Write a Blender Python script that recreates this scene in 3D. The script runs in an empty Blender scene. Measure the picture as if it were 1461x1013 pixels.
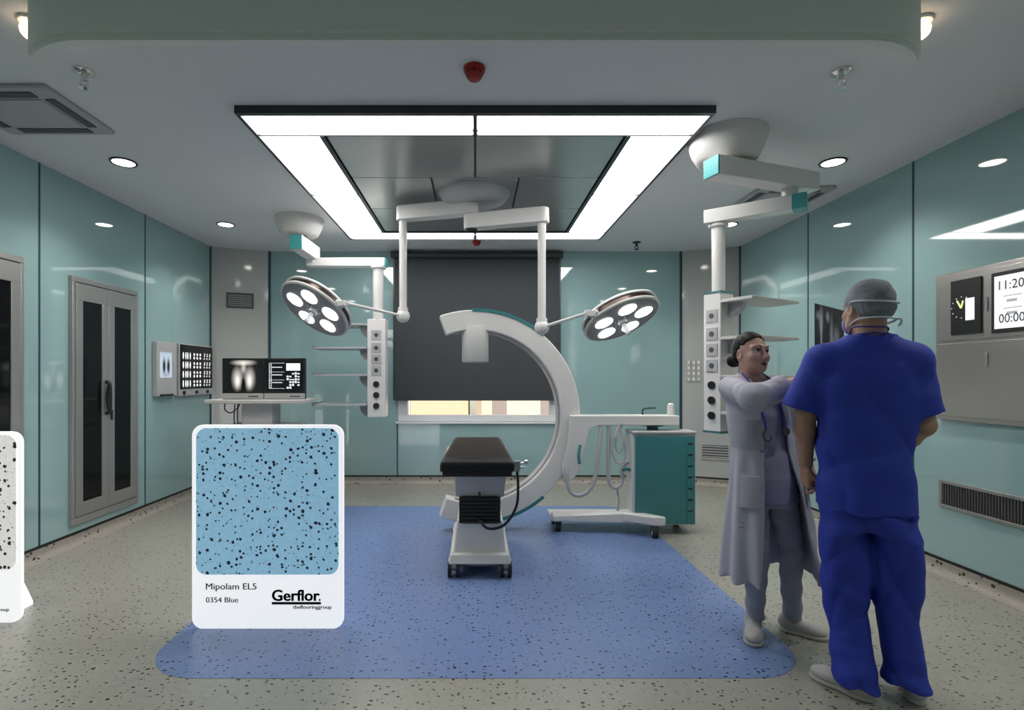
import bpy, bmesh, math, random
import numpy as np
from mathutils import Vector, Matrix
random.seed(7)
C = bpy.context.scene.collection
PI = math.pi
F, CX, CY, EYE = 736.0, 678.0, 537.0, 1.386
HW, ZC, YB = 3.29, 3.0, 6.67            # half room width, ceiling height, back wall

def at(x, y, Y): return Vector(((x-CX)*Y/F, Y, EYE-(y-CY)*Y/F))
def on_left(x, y):
    Y = F*HW/(CX-x); return Vector((-HW, Y, EYE-(y-CY)*Y/F))
def on_right(x, y):
    Y = F*HW/(x-CX); return Vector((HW, Y, EYE-(y-CY)*Y/F))

# ------------------------------------------------------------------ materials
def _new(name):
    m = bpy.data.materials.new(name); m.use_nodes = True
    nt = m.node_tree; return m, nt, nt.nodes, nt.links, nt.nodes['Principled BSDF']
def mat(name, col, rough=.5, metal=0, var=.06, scale=6, coat=0, bump=0, spec=.5, bscale=None, ior=1.5):
    m, nt, N, L, b = _new(name)
    tc = N.new('ShaderNodeTexCoord'); no = N.new('ShaderNodeTexNoise')
    no.inputs['Scale'].default_value = scale; no.inputs['Detail'].default_value = 4
    L.new(tc.outputs['Object'], no.inputs['Vector'])
    mx = N.new('ShaderNodeMix'); mx.data_type = 'RGBA'
    mx.inputs['A'].default_value = (*[c*(1-var) for c in col], 1)
    mx.inputs['B'].default_value = (*[min(1, c*(1+var)) for c in col], 1)
    L.new(no.outputs['Fac'], mx.inputs['Factor']); L.new(mx.outputs['Result'], b.inputs['Base Color'])
    b.inputs['Roughness'].default_value = rough; b.inputs['Metallic'].default_value = metal
    b.inputs['Coat Weight'].default_value = coat; b.inputs['IOR'].default_value = ior; b.inputs['Specular IOR Level'].default_value = spec
    if bump:
        n2 = N.new('ShaderNodeTexNoise'); n2.inputs['Scale'].default_value = bscale or scale*8
        L.new(tc.outputs['Object'], n2.inputs['Vector'])
        bp = N.new('ShaderNodeBump'); bp.inputs['Strength'].default_value = bump; bp.inputs['Distance'].default_value = .01
        L.new(n2.outputs['Fac'], bp.inputs['Height']); L.new(bp.outputs['Normal'], b.inputs['Normal'])
    return m
def emat(name, col, s, base=(.8,.8,.8)):
    m, nt, N, L, b = _new(name)
    b.inputs['Base Color'].default_value = (*base, 1); b.inputs['Roughness'].default_value = .3
    b.inputs['Emission Color'].default_value = (*col, 1); b.inputs['Emission Strength'].default_value = s
    return m
def speckle(name, base, dark, light, s1=24, s2=62, rough=.35, t1=.27, t2=.2, coordz=False, glow=0):
    m, nt, N, L, b = _new(name)
    tc = N.new('ShaderNodeTexCoord')
    def layer(scale, thr, stretch, dens):
        mp = N.new('ShaderNodeMapping'); L.new(tc.outputs['Object'], mp.inputs['Vector'])
        mp.inputs['Scale'].default_value = stretch
        nz = N.new('ShaderNodeTexNoise'); nz.inputs['Scale'].default_value = scale*.8
        L.new(mp.outputs['Vector'], nz.inputs['Vector'])
        ad = N.new('ShaderNodeVectorMath'); ad.operation = 'MULTIPLY_ADD'
        L.new(nz.outputs['Color'], ad.inputs[0]); ad.inputs[1].default_value = (.6/scale,)*3
        L.new(mp.outputs['Vector'], ad.inputs[2])
        v = N.new('ShaderNodeTexVoronoi'); v.inputs['Scale'].default_value = scale
        L.new(ad.outputs[0], v.inputs['Vector'])
        sp = N.new('ShaderNodeSeparateColor'); L.new(v.outputs['Color'], sp.inputs['Color'])
        mr = N.new('ShaderNodeMapRange'); mr.inputs['From Min'].default_value = 1-dens; mr.inputs['From Max'].default_value = 1
        mr.inputs['To Min'].default_value = 0; mr.inputs['To Max'].default_value = thr
        L.new(sp.outputs['Red'], mr.inputs['Value'])
        lt = N.new('ShaderNodeMath'); lt.operation = 'LESS_THAN'
        L.new(v.outputs['Distance'], lt.inputs[0]); L.new(mr.outputs['Result'], lt.inputs[1])
        return lt.outputs[0]
    def mixc(fac, a, bcol):
        mx = N.new('ShaderNodeMix'); mx.data_type = 'RGBA'; L.new(fac, mx.inputs['Factor'])
        if isinstance(a, tuple): mx.inputs['A'].default_value = (*a, 1)
        else: L.new(a, mx.inputs['A'])
        mx.inputs['B'].default_value = (*bcol, 1); return mx.outputs['Result']
    no = N.new('ShaderNodeTexNoise'); no.inputs['Scale'].default_value = 45; no.inputs['Detail'].default_value = 3
    L.new(tc.outputs['Object'], no.inputs['Vector'])
    mx = N.new('ShaderNodeMix'); mx.data_type = 'RGBA'; L.new(no.outputs['Fac'], mx.inputs['Factor'])
    mx.inputs['A'].default_value = (*[c*.86 for c in base], 1); mx.inputs['B'].default_value = (*[min(1, c*1.12) for c in base], 1)
    st = (1, 1, 1) if coordz else (.8, 1.15, 1)
    c = mixc(layer(s2*.7, t2*1.1, st, .5), mx.outputs['Result'], light)
    c = mixc(layer(s2, t2*1.15, st, .65), c, tuple(.4*a+.6*d for a, d in zip(base, dark)))
    c = mixc(layer(s1, t1*1.22, st, .95), c, dark)
    L.new(c, b.inputs['Base Color']); b.inputs['Roughness'].default_value = rough
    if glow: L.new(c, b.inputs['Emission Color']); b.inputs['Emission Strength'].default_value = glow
    return m
def xray_mat(name, blobs, strength, tint=(.85,.92,1), floor=.01, rough=.15):
    """soft film picture: sum of soft ellipses in object space (u=local X, v=local Z); blob = (x,z,rx,rz,gain)"""
    m, nt, N, L, b = _new(name)
    tc = N.new('ShaderNodeTexCoord'); acc = None
    for (x, z, rx, rz, g) in blobs:
        s = N.new('ShaderNodeVectorMath'); s.operation = 'SUBTRACT'; L.new(tc.outputs['UV'], s.inputs[0]); s.inputs[1].default_value = (x, z, 0)
        d = N.new('ShaderNodeVectorMath'); d.operation = 'DIVIDE'; L.new(s.outputs[0], d.inputs[0]); d.inputs[1].default_value = (rx, rz, 1)
        l = N.new('ShaderNodeVectorMath'); l.operation = 'LENGTH'; L.new(d.outputs[0], l.inputs[0])
        r = N.new('ShaderNodeMapRange'); r.interpolation_type = 'SMOOTHSTEP'
        r.inputs['From Min'].default_value = 0; r.inputs['From Max'].default_value = 1; r.inputs['To Min'].default_value = g; r.inputs['To Max'].default_value = 0
        L.new(l.outputs['Value'], r.inputs['Value'])
        a = N.new('ShaderNodeMath'); a.operation = 'ADD'; L.new(r.outputs['Result'], a.inputs[0])
        if acc: L.new(acc, a.inputs[1])
        else: a.inputs[1].default_value = floor
        acc = a.outputs[0]
    mu = N.new('ShaderNodeMath'); mu.operation = 'MULTIPLY'; L.new(acc, mu.inputs[0]); mu.inputs[1].default_value = strength
    mx2 = N.new('ShaderNodeMath'); mx2.operation = 'MAXIMUM'; L.new(mu.outputs[0], mx2.inputs[0]); mx2.inputs[1].default_value = 0
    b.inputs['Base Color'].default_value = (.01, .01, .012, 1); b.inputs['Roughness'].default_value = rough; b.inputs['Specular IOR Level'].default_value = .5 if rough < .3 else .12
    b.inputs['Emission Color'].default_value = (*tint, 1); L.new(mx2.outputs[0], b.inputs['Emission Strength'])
    return m

M = {}
M['floor'] = speckle('floor_vinyl_beige', (.30,.295,.255), (.016,.015,.014), (.37,.365,.32), s1=43, rough=.32)
M['skirt'] = speckle('floor_vinyl_coved', (.31,.285,.25), (.025,.022,.02), (.38,.35,.31), s1=25, rough=.4, coordz=True)
M['inlay'] = speckle('floor_vinyl_blue', (.15,.22,.42), (.014,.02,.045), (.185,.255,.46), s1=43, rough=.32)
M['sample_blue'] = speckle('swatch_blue_added_glow', (.25,.46,.63), (.008,.012,.03), (.31,.53,.68), s1=44, s2=90, rough=.5, t1=.36, coordz=True, glow=.33)  # blue swatch colour also emits, added to make it bright without a lamp
M['sample_grey'] = speckle('swatch_grey_added_glow', (.70,.69,.67), (.02,.02,.02), (.76,.75,.73), s1=38, s2=80, rough=.5, t1=.36, coordz=True, glow=.33)  # grey swatch lit by its own added emission in the same way
M['card'] = emat('white_card_added_glow', (.97,.97,1), .36, (.85,.85,.86))  # emission added to keep the card bright; there is no light behind it
M['ink'] = mat('black_ink', (.008,.008,.01), .5)
M['ink_grey'] = mat('grey_ink', (.09,.09,.1), .5)
M['teal_wall'] = mat('teal_glass_panel', (.285,.435,.44), .04, var=.025, scale=1.2, ior=2.0)
M['grey_wall'] = mat('grey_steel_panel', (.44,.45,.44), .10, var=.03, scale=2, ior=1.9)
M['seam'] = mat('dark_blue_seam', (.025,.055,.085), .35)
M['black_gap'] = mat('black_gap', (.006,.007,.008), .5)
M['ceiling'] = mat('ceiling_paint', (.72,.73,.75), .55, var=.02, scale=1)
M['fascia'] = mat('fascia_paint', (.74,.76,.72), .5, var=.02, scale=1)
M['dark_frame'] = mat('dark_frame', (.05,.055,.065), .35, .6)
M['panel_light'] = emat('light_panel_diffuser', (1,.985,.96), 5.6)
M['down_light'] = emat('downlight_lens', (1,.95,.85), 7)
M['warm_light'] = emat('warm_lamp', (1,.72,.45), 2.2)
M['lens_light'] = emat('surgical_lens', (.97,.98,1), 6)
M['grille_panel'] = mat('perforated_metal', (.50,.51,.50), .28, .75, var=.05, scale=3)
M['white'] = mat('white_enamel', (.72,.70,.68), .3, var=.03, coat=.25)
M['white_plastic'] = mat('white_plastic', (.66,.645,.625), .4, var=.03)
M['offwhite'] = mat('offwhite_paint', (.55,.535,.51), .4, var=.03)
M['grey'] = mat('mid_grey_plastic', (.25,.255,.27), .4)
M['lamp_face'] = mat('lamp_face_grey', (.20,.205,.22), .35)
M['lightgrey'] = mat('light_grey_plastic', (.42,.42,.43), .4)
M['darkgrey'] = mat('dark_grey_plastic', (.06,.06,.065), .45)
M['black'] = mat('black_plastic', (.012,.012,.013), .35)
M['rubber'] = mat('black_rubber', (.012,.012,.012), .6)
M['bronze'] = mat('bronze_band', (.07,.05,.045), .25, .85)
M['chrome'] = mat('chrome', (.7,.7,.7), .15, 1)
M['steel'] = mat('brushed_steel', (.46,.44,.415), .3, .8, var=.08, scale=3)
M['mattress'] = mat('black_vinyl', (.010,.009,.009), .45, spec=.3, bump=.1, bscale=40)
M['teal'] = mat('teal_enamel', (.045,.20,.215), .3, coat=.2)
M['teal_cap'] = mat('teal_end_cap', (.06,.33,.34), .35)
M['teal_dark'] = mat('dark_teal', (.01,.06,.075), .4)
M['red'] = mat('red_plastic', (.33,.012,.01), .3)
M['blind'] = mat('charcoal_blind_fabric', (.042,.048,.054), .8, bump=.15, bscale=300)
M['blind_rail'] = mat('charcoal_rail', (.03,.04,.045), .4)
M['glass_dark'] = mat('dark_cabinet_glass', (.006,.007,.008), .08, spec=.3)
M['cab'] = mat('cabinet_steel', (.36,.36,.35), .28, .55, var=.04)
M['window_frame'] = mat('white_window_frame', (.75,.75,.76), .35)
M['scrub'] = mat('royal_blue_scrubs', (.018,.038,.36), .75, var=.10, scale=9, bump=.25, bscale=22)
M['coat'] = mat('white_lab_coat', (.42,.41,.49), .75, var=.04, scale=9, bump=.2, bscale=25)
M['lavender'] = mat('lavender_scrubs', (.27,.265,.40), .8, var=.05, scale=9, bump=.25, bscale=25)
M['pants'] = mat('pale_trousers', (.36,.355,.43), .8, var=.05, scale=9, bump=.2, bscale=25)
M['shoe'] = mat('white_shoe_leather', (.46,.44,.43), .5, var=.04)
M['sole'] = mat('shoe_sole', (.5,.47,.43), .6)
M['skin_m'] = mat('skin_tan', (.40,.225,.15), .5, var=.08, scale=14)
M['skin_f'] = mat('skin_fair', (.50,.29,.24), .5, var=.06, scale=14)
M['lips'] = mat('lips', (.33,.085,.085), .4)
M['mouth'] = mat('mouth_dark', (.05,.012,.012), .5)
M['hair'] = mat('dark_brown_hair', (.009,.0055,.005), .5, var=.4, scale=40, bump=.3, bscale=90, spec=.15)
M['eye_white'] = mat('eye_white', (.7,.68,.66), .2)
M['iris'] = mat('iris', (.02,.012,.008), .15)
M['cap'] = mat('surgical_cap_fabric', (.185,.215,.24), .85, var=.18, scale=18, bump=.4, bscale=60)
M['tie'] = mat('pale_mask_tie', (.55,.57,.60), .7)
M['mask'] = mat('blue_mask', (.20,.23,.5), .75)
M['blue_tube'] = mat('blue_tubing', (.035,.05,.35), .4)
M['lanyard'] = mat('purple_collar', (.06,.04,.22), .7)
M['screen_black'] = mat('screen_black', (.006,.006,.007), .12)
M['screen_white'] = emat('screen_white', (.93,.95,1), .36)
M['screen_grey'] = emat('screen_grey', (.9,.92,1), .16)
M['screen_soft'] = emat('screen_soft', (.93,.94,1), .30)
M['film_glow'] = emat('lightbox_glow', (.75,.87,1), .34)
M['yellow_glow'] = emat('clock_hands', (.75,.85,.05), .3)
M['ink_faint'] = emat('screen_ink_faint', (.6,.62,.66), .2, (.3,.3,.3))
M['facade'] = mat('beige_facade', (.80,.60,.38), .8)
M['facade2'] = mat('cream_facade', (.85,.72,.52), .8)
M['win_out'] = mat('far_window_glass', (.35,.3,.27), .3)
M['ground'] = mat('outside_ground', (.5,.42,.34), .9)
m, nt, N, L, b = _new('window_glass'); b.inputs['Base Color'].default_value = (1,1,1,1)
b.inputs['Transmission Weight'].default_value = 1; b.inputs['Roughness'].default_value = 0; b.inputs['IOR'].default_value = 1.02; M['pane'] = m

# ------------------------------------------------------------------ mesh helpers
def B(): return bmesh.new()
def box(bm, lo, hi, R=None, piv=None):
    vs = [Vector((x, y, z)) for x in (lo[0], hi[0]) for y in (lo[1], hi[1]) for z in (lo[2], hi[2])]
    if R is not None:
        p = Vector(piv) if piv is not None else (Vector(lo)+Vector(hi))/2
        vs = [p+R@(v-p) for v in vs]
    v = [bm.verts.new(c) for c in vs]
    for f in ((0,1,3,2),(4,6,7,5),(0,4,5,1),(2,3,7,6),(0,2,6,4),(1,5,7,3)): bm.faces.new([v[i] for i in f])
    return bm
def beam(bm, p0, p1, w, h):
    p0, p1 = Vector(p0), Vector(p1); d = (p1-p0).normalized()
    s = d.cross(Vector((0,0,1)));  s = s.normalized() if s.length > 1e-4 else Vector((1,0,0)); u = s.cross(d)
    vs = []
    for p in (p0, p1):
        for a, c in ((-1,-1),(1,-1),(1,1),(-1,1)): vs.append(bm.verts.new(p+s*a*w/2+u*c*h/2))
    bm.faces.new(vs[3::-1]); bm.faces.new(vs[4:])
    for i in range(4): bm.faces.new((vs[i], vs[(i+1)%4], vs[4+(i+1)%4], vs[4+i]))
    return bm
def frame_of(d):
    d = Vector(d).normalized(); a = Vector((0,0,1)) if abs(d.z) < .9 else Vector((1,0,0))
    s = d.cross(a).normalized(); return s, s.cross(d).normalized(), d
def cyl(bm, p0, p1, r0, r1=None, n=28, cap=True):
    p0, p1 = Vector(p0), Vector(p1); r1 = r0 if r1 is None else r1
    s, u, d = frame_of(p1-p0)
    A = [bm.verts.new(p0+(s*math.cos(t)+u*math.sin(t))*r0) for t in [2*PI*i/n for i in range(n)]]
    Z = [bm.verts.new(p1+(s*math.cos(t)+u*math.sin(t))*r1) for t in [2*PI*i/n for i in range(n)]]
    for i in range(n): bm.faces.new((A[i], A[(i+1)%n], Z[(i+1)%n], Z[i]))
    if cap: bm.faces.new(A[::-1]); bm.faces.new(Z)
    return bm
def ball(bm, c, r, sc=(1,1,1), n=24, R=None):
    mt = Matrix.Translation(Vector(c)) @ (R.to_4x4() if R is not None else Matrix()) @ Matrix.Diagonal((r*sc[0], r*sc[1], r*sc[2], 1))
    bmesh.ops.create_uvsphere(bm, u_segments=n, v_segments=n//2, radius=1, matrix=mt); return bm
def lathe(bm, c, prof, ax=(0,0,1), n=40):
    s, u, d = frame_of(ax); c = Vector(c); rings = []
    for r, z in prof:
        rings.append([bm.verts.new(c+d*z+(s*math.cos(2*PI*i/n)+u*math.sin(2*PI*i/n))*max(r, 1e-4)) for i in range(n)])
    for a, b2 in zip(rings, rings[1:]):
        for i in range(n): bm.faces.new((a[i], a[(i+1)%n], b2[(i+1)%n], b2[i]))
    bm.faces.new(rings[0][::-1]); bm.faces.new(rings[-1]); return bm
def spline(pts, n=10):
    P = [Vector(p) for p in pts]; P = [2*P[0]-P[1]]+P+[2*P[-1]-P[-2]]; out = []
    for i in range(1, len(P)-2):
        for k in range(n):
            t = k/n; a, b2, c, d = P[i-1:i+3]
            out.append(.5*((2*b2)+(c-a)*t+(2*a-5*b2+4*c-d)*t*t+(3*b2-a-3*c+d)*t**3))
    return out+[P[-2]]
def tube(bm, pts, r, n=10, sm=10):
    P = spline(pts, sm) if sm else [Vector(p) for p in pts]
    s, u, d = frame_of(P[1]-P[0]); prev = None; rr = r if callable(r) else (lambda t: r)
    for i, p in enumerate(P):
        d2 = (P[min(i+1, len(P)-1)]-P[max(i-1, 0)])
        if d2.length < 1e-7: continue
        d2.normalize(); s = (s-d2*s.dot(d2)).normalized(); u = d2.cross(s); q = rr(i/(len(P)-1))
        ring = [bm.verts.new(p+(s*math.cos(2*PI*k/n)+u*math.sin(2*PI*k/n))*q) for k in range(n)]
        if prev:
            for k in range(n): bm.faces.new((prev[k], prev[(k+1)%n], ring[(k+1)%n], ring[k]))
        else: bm.faces.new(ring[::-1])
        prev = ring
    bm.faces.new(prev); return bm
def prism(bm, pts, off):
    off = Vector(off); A = [bm.verts.new(Vector(p)) for p in pts]; Z = [bm.verts.new(Vector(p)+off) for p in pts]; n = len(A)
    bm.faces.new(A[::-1]); bm.faces.new(Z)
    for i in range(n): bm.faces.new((A[i], A[(i+1)%n], Z[(i+1)%n], Z[i]))
    return bm
def rrect(x0, x1, y0, y1, r, n=8):
    out = []
    for cx, cy, a0 in ((x1-r, y0+r, -90), (x1-r, y1-r, 0), (x0+r, y1-r, 90), (x0+r, y0+r, 180)):
        for k in range(n+1):
            a = math.radians(a0+90*k/n); out.append((cx+r*math.cos(a), cy+r*math.sin(a)))
    return out
def text_bm(bm, s, origin, u, v, width=None, height=None, align='L', ext=.0015, bold=0, dup=0):
    if dup: text_bm(bm, s, Vector(origin)+Vector(u).normalized()*dup, u, v, width, height, align, ext, bold)
    cu = bpy.data.curves.new('t', 'FONT'); cu.body = s; cu.size = 1; cu.extrude = 0; cu.offset = bold; cu.resolution_u = 3
    o = bpy.data.objects.new('t', cu); C.objects.link(o)
    me = bpy.data.meshes.new_from_object(o.evaluated_get(bpy.context.evaluated_depsgraph_get()))
    bpy.data.objects.remove(o); bpy.data.curves.remove(cu)
    xs = [p.co.x for p in me.vertices]; w = max(xs)-min(xs); x0 = min(xs)
    sx = (width/w) if width else height/.7; sy = (height/.7) if height else sx
    u, v = Vector(u).normalized(), Vector(v).normalized(); nrm = u.cross(v); o0 = Vector(origin)
    shift = {'L': 0, 'R': -w, 'C': -w/2}[align]
    vs = [bm.verts.new(o0+u*((p.co.x-x0+shift)*sx)+v*(p.co.y*sy)+nrm*ext) for p in me.vertices]
    for p in me.polygons:
        try: bm.faces.new([vs[i] for i in p.vertices])
        except ValueError: pass
    bpy.data.meshes.remove(me); return bm

OFF = {}
def link(name, me, parent=None):
    o = bpy.data.objects.new(name, me); C.objects.link(o)
    if parent is not None: o.parent = parent
    return o
def ob(name, bm, m, parent=None, bev=0, ang=35, label=None, keep=False, uv=None):
    me = bpy.data.meshes.new(name)
    bmesh.ops.recalc_face_normals(bm, faces=bm.faces)
    if keep: off = Vector((0,0,0))
    elif parent is not None: off = OFF[parent.name]
    else:
        co = [v.co for v in bm.verts]
        off = Vector(((min(c.x for c in co)+max(c.x for c in co))/2, (min(c.y for c in co)+max(c.y for c in co))/2, min(c.z for c in co)))
    if uv:
        o0, u, v = Vector(uv[0]), Vector(uv[1]), Vector(uv[2]); lay = bm.loops.layers.uv.new('UVMap')
        for f in bm.faces:
            for l in f.loops:
                d = l.vert.co-o0; l[lay].uv = (d.dot(u)/u.length_squared, d.dot(v)/v.length_squared)
    bm.transform(Matrix.Translation(-off)); bm.to_mesh(me); bm.free()
    for q in (m if isinstance(m, (list, tuple)) else [m]): me.materials.append(M[q] if isinstance(q, str) else q)
    me.polygons.foreach_set('use_smooth', [True]*len(me.polygons)); me.set_sharp_from_angle(angle=math.radians(ang))
    o = link(name, me, parent)
    if parent is None: o.location = off
    OFF[o.name] = off
    if bev:
        md = o.modifiers.new('bevel', 'BEVEL'); md.width = bev; md.segments = 3; md.limit_method = 'ANGLE'; md.angle_limit = math.radians(40)
    if label: o['label'] = label
    return o
def thing(name, loc, label, cat, group=None, rz=0):
    o = link(name, None); o.location = loc; o.rotation_euler = (0,0,rz); o.empty_display_size = .1
    OFF[o.name] = Vector(loc); return tag(o, label, cat, group)
def tag(o, label, cat, group=None):
    o['label'] = label; o['category'] = cat
    if group: o['group'] = group
    return o
def struct(o, label=None):
    o['kind'] = 'structure'
    if label: o['label'] = label
    return o

# ------------------------------------------------------------------ camera
cam = bpy.data.cameras.new('camera'); co = bpy.data.objects.new('camera', cam); C.objects.link(co)
co.location = (0,0,EYE); co.rotation_euler = (PI/2,0,0)
cam.sensor_fit = 'HORIZONTAL'; cam.sensor_width = 36; cam.lens = 36*F/1461
cam.shift_x = (730.5-CX)/1461; cam.shift_y = (CY-506.5)/1461; cam.clip_start = .05
bpy.context.scene.camera = co

# ------------------------------------------------------------------ room shell
YF = -1.6; CHX, CHY = 2.656, 6.41; T = .12; WL0, WL1, WZ0, WZ1 = -1.006, 1.06, .80, 2.93
fl = struct(ob('floor', box(B(), (-HW-T, YF-T, -.1), (HW+T, YB+T, 0)), 'floor'), 'beige speckled vinyl floor'); 
inl = [(x, y, .0005) for x, y in rrect(-1.60, 1.60, 2.366, 5.51, .30, 12)]
ob('inlay', prism(B(), inl, (0,0,.0012)), 'inlay', fl, label='square blue speckled vinyl inlay with rounded corners')
ce = struct(ob('ceiling', box(B(), (-HW-T, YF-T, ZC), (HW+T, YB+T, ZC+.1)), 'ceiling'))
bl = .10    # top of coved skirting
def wall(name, lo, hi, m): return struct(ob(name, box(B(), lo, hi), m))
wl_ = wall('wall_left', (-HW-T, YF, 0), (-HW, CHY, ZC), 'teal_wall')
wr_ = wall('wall_right', (HW, YF, 0), (HW+T, CHY, ZC), 'teal_wall')
wall('wall_front', (-HW, YF-T, 0), (HW, YF, ZC), 'teal_wall')
bm = B()
box(bm, (-CHX, YB, 0), (WL0, YB+T, ZC)); box(bm, (WL1, YB, 0), (CHX, YB+T, ZC))
box(bm, (WL0, YB, 0), (WL1, YB+T, WZ0)); box(bm, (WL0, YB, WZ1), (WL1, YB+T, ZC))
wb_ = struct(ob('wall_back', bm, 'teal_wall'))
def chamfer(s, name):
    p = [(s*HW, CHY), (s*CHX, YB), (s*CHX, YB+T), (s*(HW+T), YB+T), (s*(HW+T), CHY)]
    bm = B(); prism(bm, [(x, y, 0) for x, y in p], (0,0,ZC)); return struct(ob(name, bm, 'grey_wall'))
wcl, wcr = chamfer(-1, 'wall_back_left'), chamfer(1, 'wall_back_right')
# seams (strips between wall panels)
for px in (56, 207):
    Y = F*HW/(CX-px); ob('seam', box(B(), (-HW-.004, Y-.009, bl), (-HW+.0015, Y+.009, ZC)), 'seam', wl_)
for px in (1303, 1153):
    Y = F*HW/(px-CX); ob('seam', box(B(), (HW-.0015, Y-.009, bl), (HW+.004, Y+.009, ZC)), 'seam', wr_)
for x in (WL0, WL1): ob('seam', box(B(), (x-.008, YB-.0015, bl), (x+.008, YB+.004, WZ0-.02)), 'seam', wb_)
for w, s in ((wl_, -1), (wr_, 1)):
    ob('seam', box(B(), (s*HW-.012, CHY-.02, bl), (s*HW+.012, CHY+.004, ZC)), 'seam', w)
for s in (-1, 1): ob('seam', box(B(), (s*CHX-.014, YB-.016, bl), (s*CHX+.014, YB+.004, ZC)), 'seam', wb_)
# coved skirtings with a black reveal on top
def skirting(name, p0, p1, nrm):
    p0, p1, n = Vector(p0), Vector(p1), Vector(nrm)
    prof = [(0,0), (.075,.0), (.075,.002)]+[(.07-.058*math.sin(a), .062-.058*math.cos(a)) for a in [PI/2*k/7 for k in range(1, 8)]]+[(.012,bl-.012), (0,bl-.012)]
    bm = B(); d = p1-p0
    prism(bm, [p0+n*a+Vector((0,0,z)) for a, z in prof], d)
    o = struct(ob(name, bm, 'skirt', ang=60))
    b2 = B(); prism(b2, [p0+n*a+Vector((0,0,z)) for a, z in ((0,bl-.012), (.006,bl-.012), (.006,bl+.008), (0,bl+.008))], d)
    ob('reveal', b2, 'black_gap', o); return o
skirting('baseboard_left', (-HW, YF, 0), (-HW, CHY, 0), (1,0,0))
skirting('baseboard_right', (HW, YF, 0), (HW, CHY, 0), (-1,0,0))
skirting('baseboard_back', (-CHX, YB, 0), (CHX, YB, 0), (0,-1,0))
dn = Vector((YB-CHY, -(HW-CHX), 0)).normalized()
skirting('baseboard_back_left', (-HW, CHY, 0), (-CHX, YB, 0), (dn.x, dn.y, 0))
skirting('baseboard_back_right', (CHX, YB, 0), (HW, CHY, 0), (-dn.x, dn.y, 0))
# window
bm = B(); fw = .075
for lo, hi in (((WL0,YB+.01,WZ0),(WL1,YB+.09,WZ0+.085)), ((WL0,YB+.01,WZ1-fw),(WL1,YB+.09,WZ1)), ((WL0,YB+.01,WZ0+.085),(WL0+.13,YB+.09,WZ1-fw)), ((WL1-.10,YB+.01,WZ0+.085),(WL1,YB+.09,WZ1-fw))): box(bm, lo, hi)
wn = struct(ob('window_1', bm, 'window_frame', bev=.006))
ob('pane', box(B(), (WL0+.13, YB+.045, WZ0+.085), (WL1-.10, YB+.05, WZ1-fw)), 'pane', wn)
ob('sill', box(B(), (WL0-.02, YB-.03, WZ0-.025), (WL1+.02, YB+.012, WZ0)), 'window_frame', wn, bev=.004)
# ceiling fascia (hanging curved pelmet near the camera)
r, xc, y0, zb = .45, 1.60, 2.08, 2.75
def fpath(r_, o, ext=49):
    pts = []
    for k in range(13):
        a = math.radians(ext*(1-k/12)); pts.append((-xc-r_*math.sin(a), y0+r-r_*math.cos(a)))
    for k in range(13):
        a = math.radians(ext*k/12); pts.append((xc*.995-o+r_*math.sin(a), y0+r-r_*math.cos(a)))
    return pts
bm = B()
def strip(bm, ro, ri, z0, z1):
    o_, i_ = fpath(ro, 0), fpath(ri, 0); R = []
    for (a, b2), (c, d) in zip(o_, i_): R.append([bm.verts.new(v) for v in ((a,b2,z0),(a,b2,z1),(c,d,z1),(c,d,z0))])
    for p, q in zip(R, R[1:]):
        for k in range(4): bm.faces.new((p[k], p[(k+1)%4], q[(k+1)%4], q[k]))
    bm.faces.new(R[0]); bm.faces.new(R[-1][::-1])
strip(bm, r, r-.03, zb+.03, ZC)
tr = struct(ob('trim_1', bm, 'fascia', ang=40), 'curved grey ceiling fascia with rounded ends')
bm = B(); strip(bm, r-.012, r-.045, zb, zb+.03); ob('lip', bm, 'fascia', tr, ang=40)
for s, w in ((-1, 'left'), (1, 'right')):
    p = Vector((s*2.015, 2.34, ZC)); t = thing('ceiling_lamp', p, 'small warm glowing ceiling lamp behind the %s end of the curved fascia' % w, 'lamp', 'warm lamps at the fascia ends')
    ob('mount', cyl(B(), p+Vector((0,0,-.014)), p, .05), 'white', t, bev=.003)
    bm = B(); ball(bm, p+Vector((0,0,-.045)), .042, (1,1,1.0)); ob('globe', bm, 'warm_light', t)

# ------------------------------------------------------------------ ceiling light field
LY0, LY1, LX, IY0, IY1, IX = 3.07, 5.94, 1.435, 3.375, 5.65, 1.005
t = thing('ceiling_light', (0, (LY0+LY1)/2, ZC), 'large square ring of bright white ceiling light panels around metal grilles', 'ceiling light')
z0 = ZC-.035
bm = B()
for lo, hi in (((-LX,LY0,z0-.012),(LX,LY0+.035,ZC)), ((-LX,LY1-.02,z0-.012),(LX,LY1,ZC)), ((-LX,LY0+.035,z0-.012),(-LX+.022,LY1-.02,ZC)), ((LX-.022,LY0+.035,z0-.012),(LX,LY1-.02,ZC))): box(bm, lo, hi)
ob('outer_frame', bm, 'dark_frame', t)
bm = B(); q = .016
for lo, hi in (((-IX-q,IY0,z0-.01),(-IX+q,IY1,ZC)), ((IX-q,IY0,z0-.01),(IX+q,IY1,ZC)), ((-IX,IY1-.014,z0-.01),(IX,IY1+.01,ZC)), ((-.012,LY0+.03,z0-.01),(.012,IY0,ZC)), ((-.008,IY1,z0-.01),(.008,LY1-.02,ZC))): box(bm, lo, hi)
ob('inner_frame', bm, 'dark_frame', t)
g = .016
def lp(x0, x1, y0_, y1_): ob('light_panel', box(B(), (x0+g/2, y0_+g/2, z0), (x1-g/2, y1_-g/2, ZC-.003)), 'panel_light', t)
YM = 4.483
for a, b2 in ((-LX+.022, -.012), (.012, LX-.022)):
    lp(a, b2, LY0+.035, IY0); lp(a, b2, IY1+.01, LY1-.02)
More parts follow.
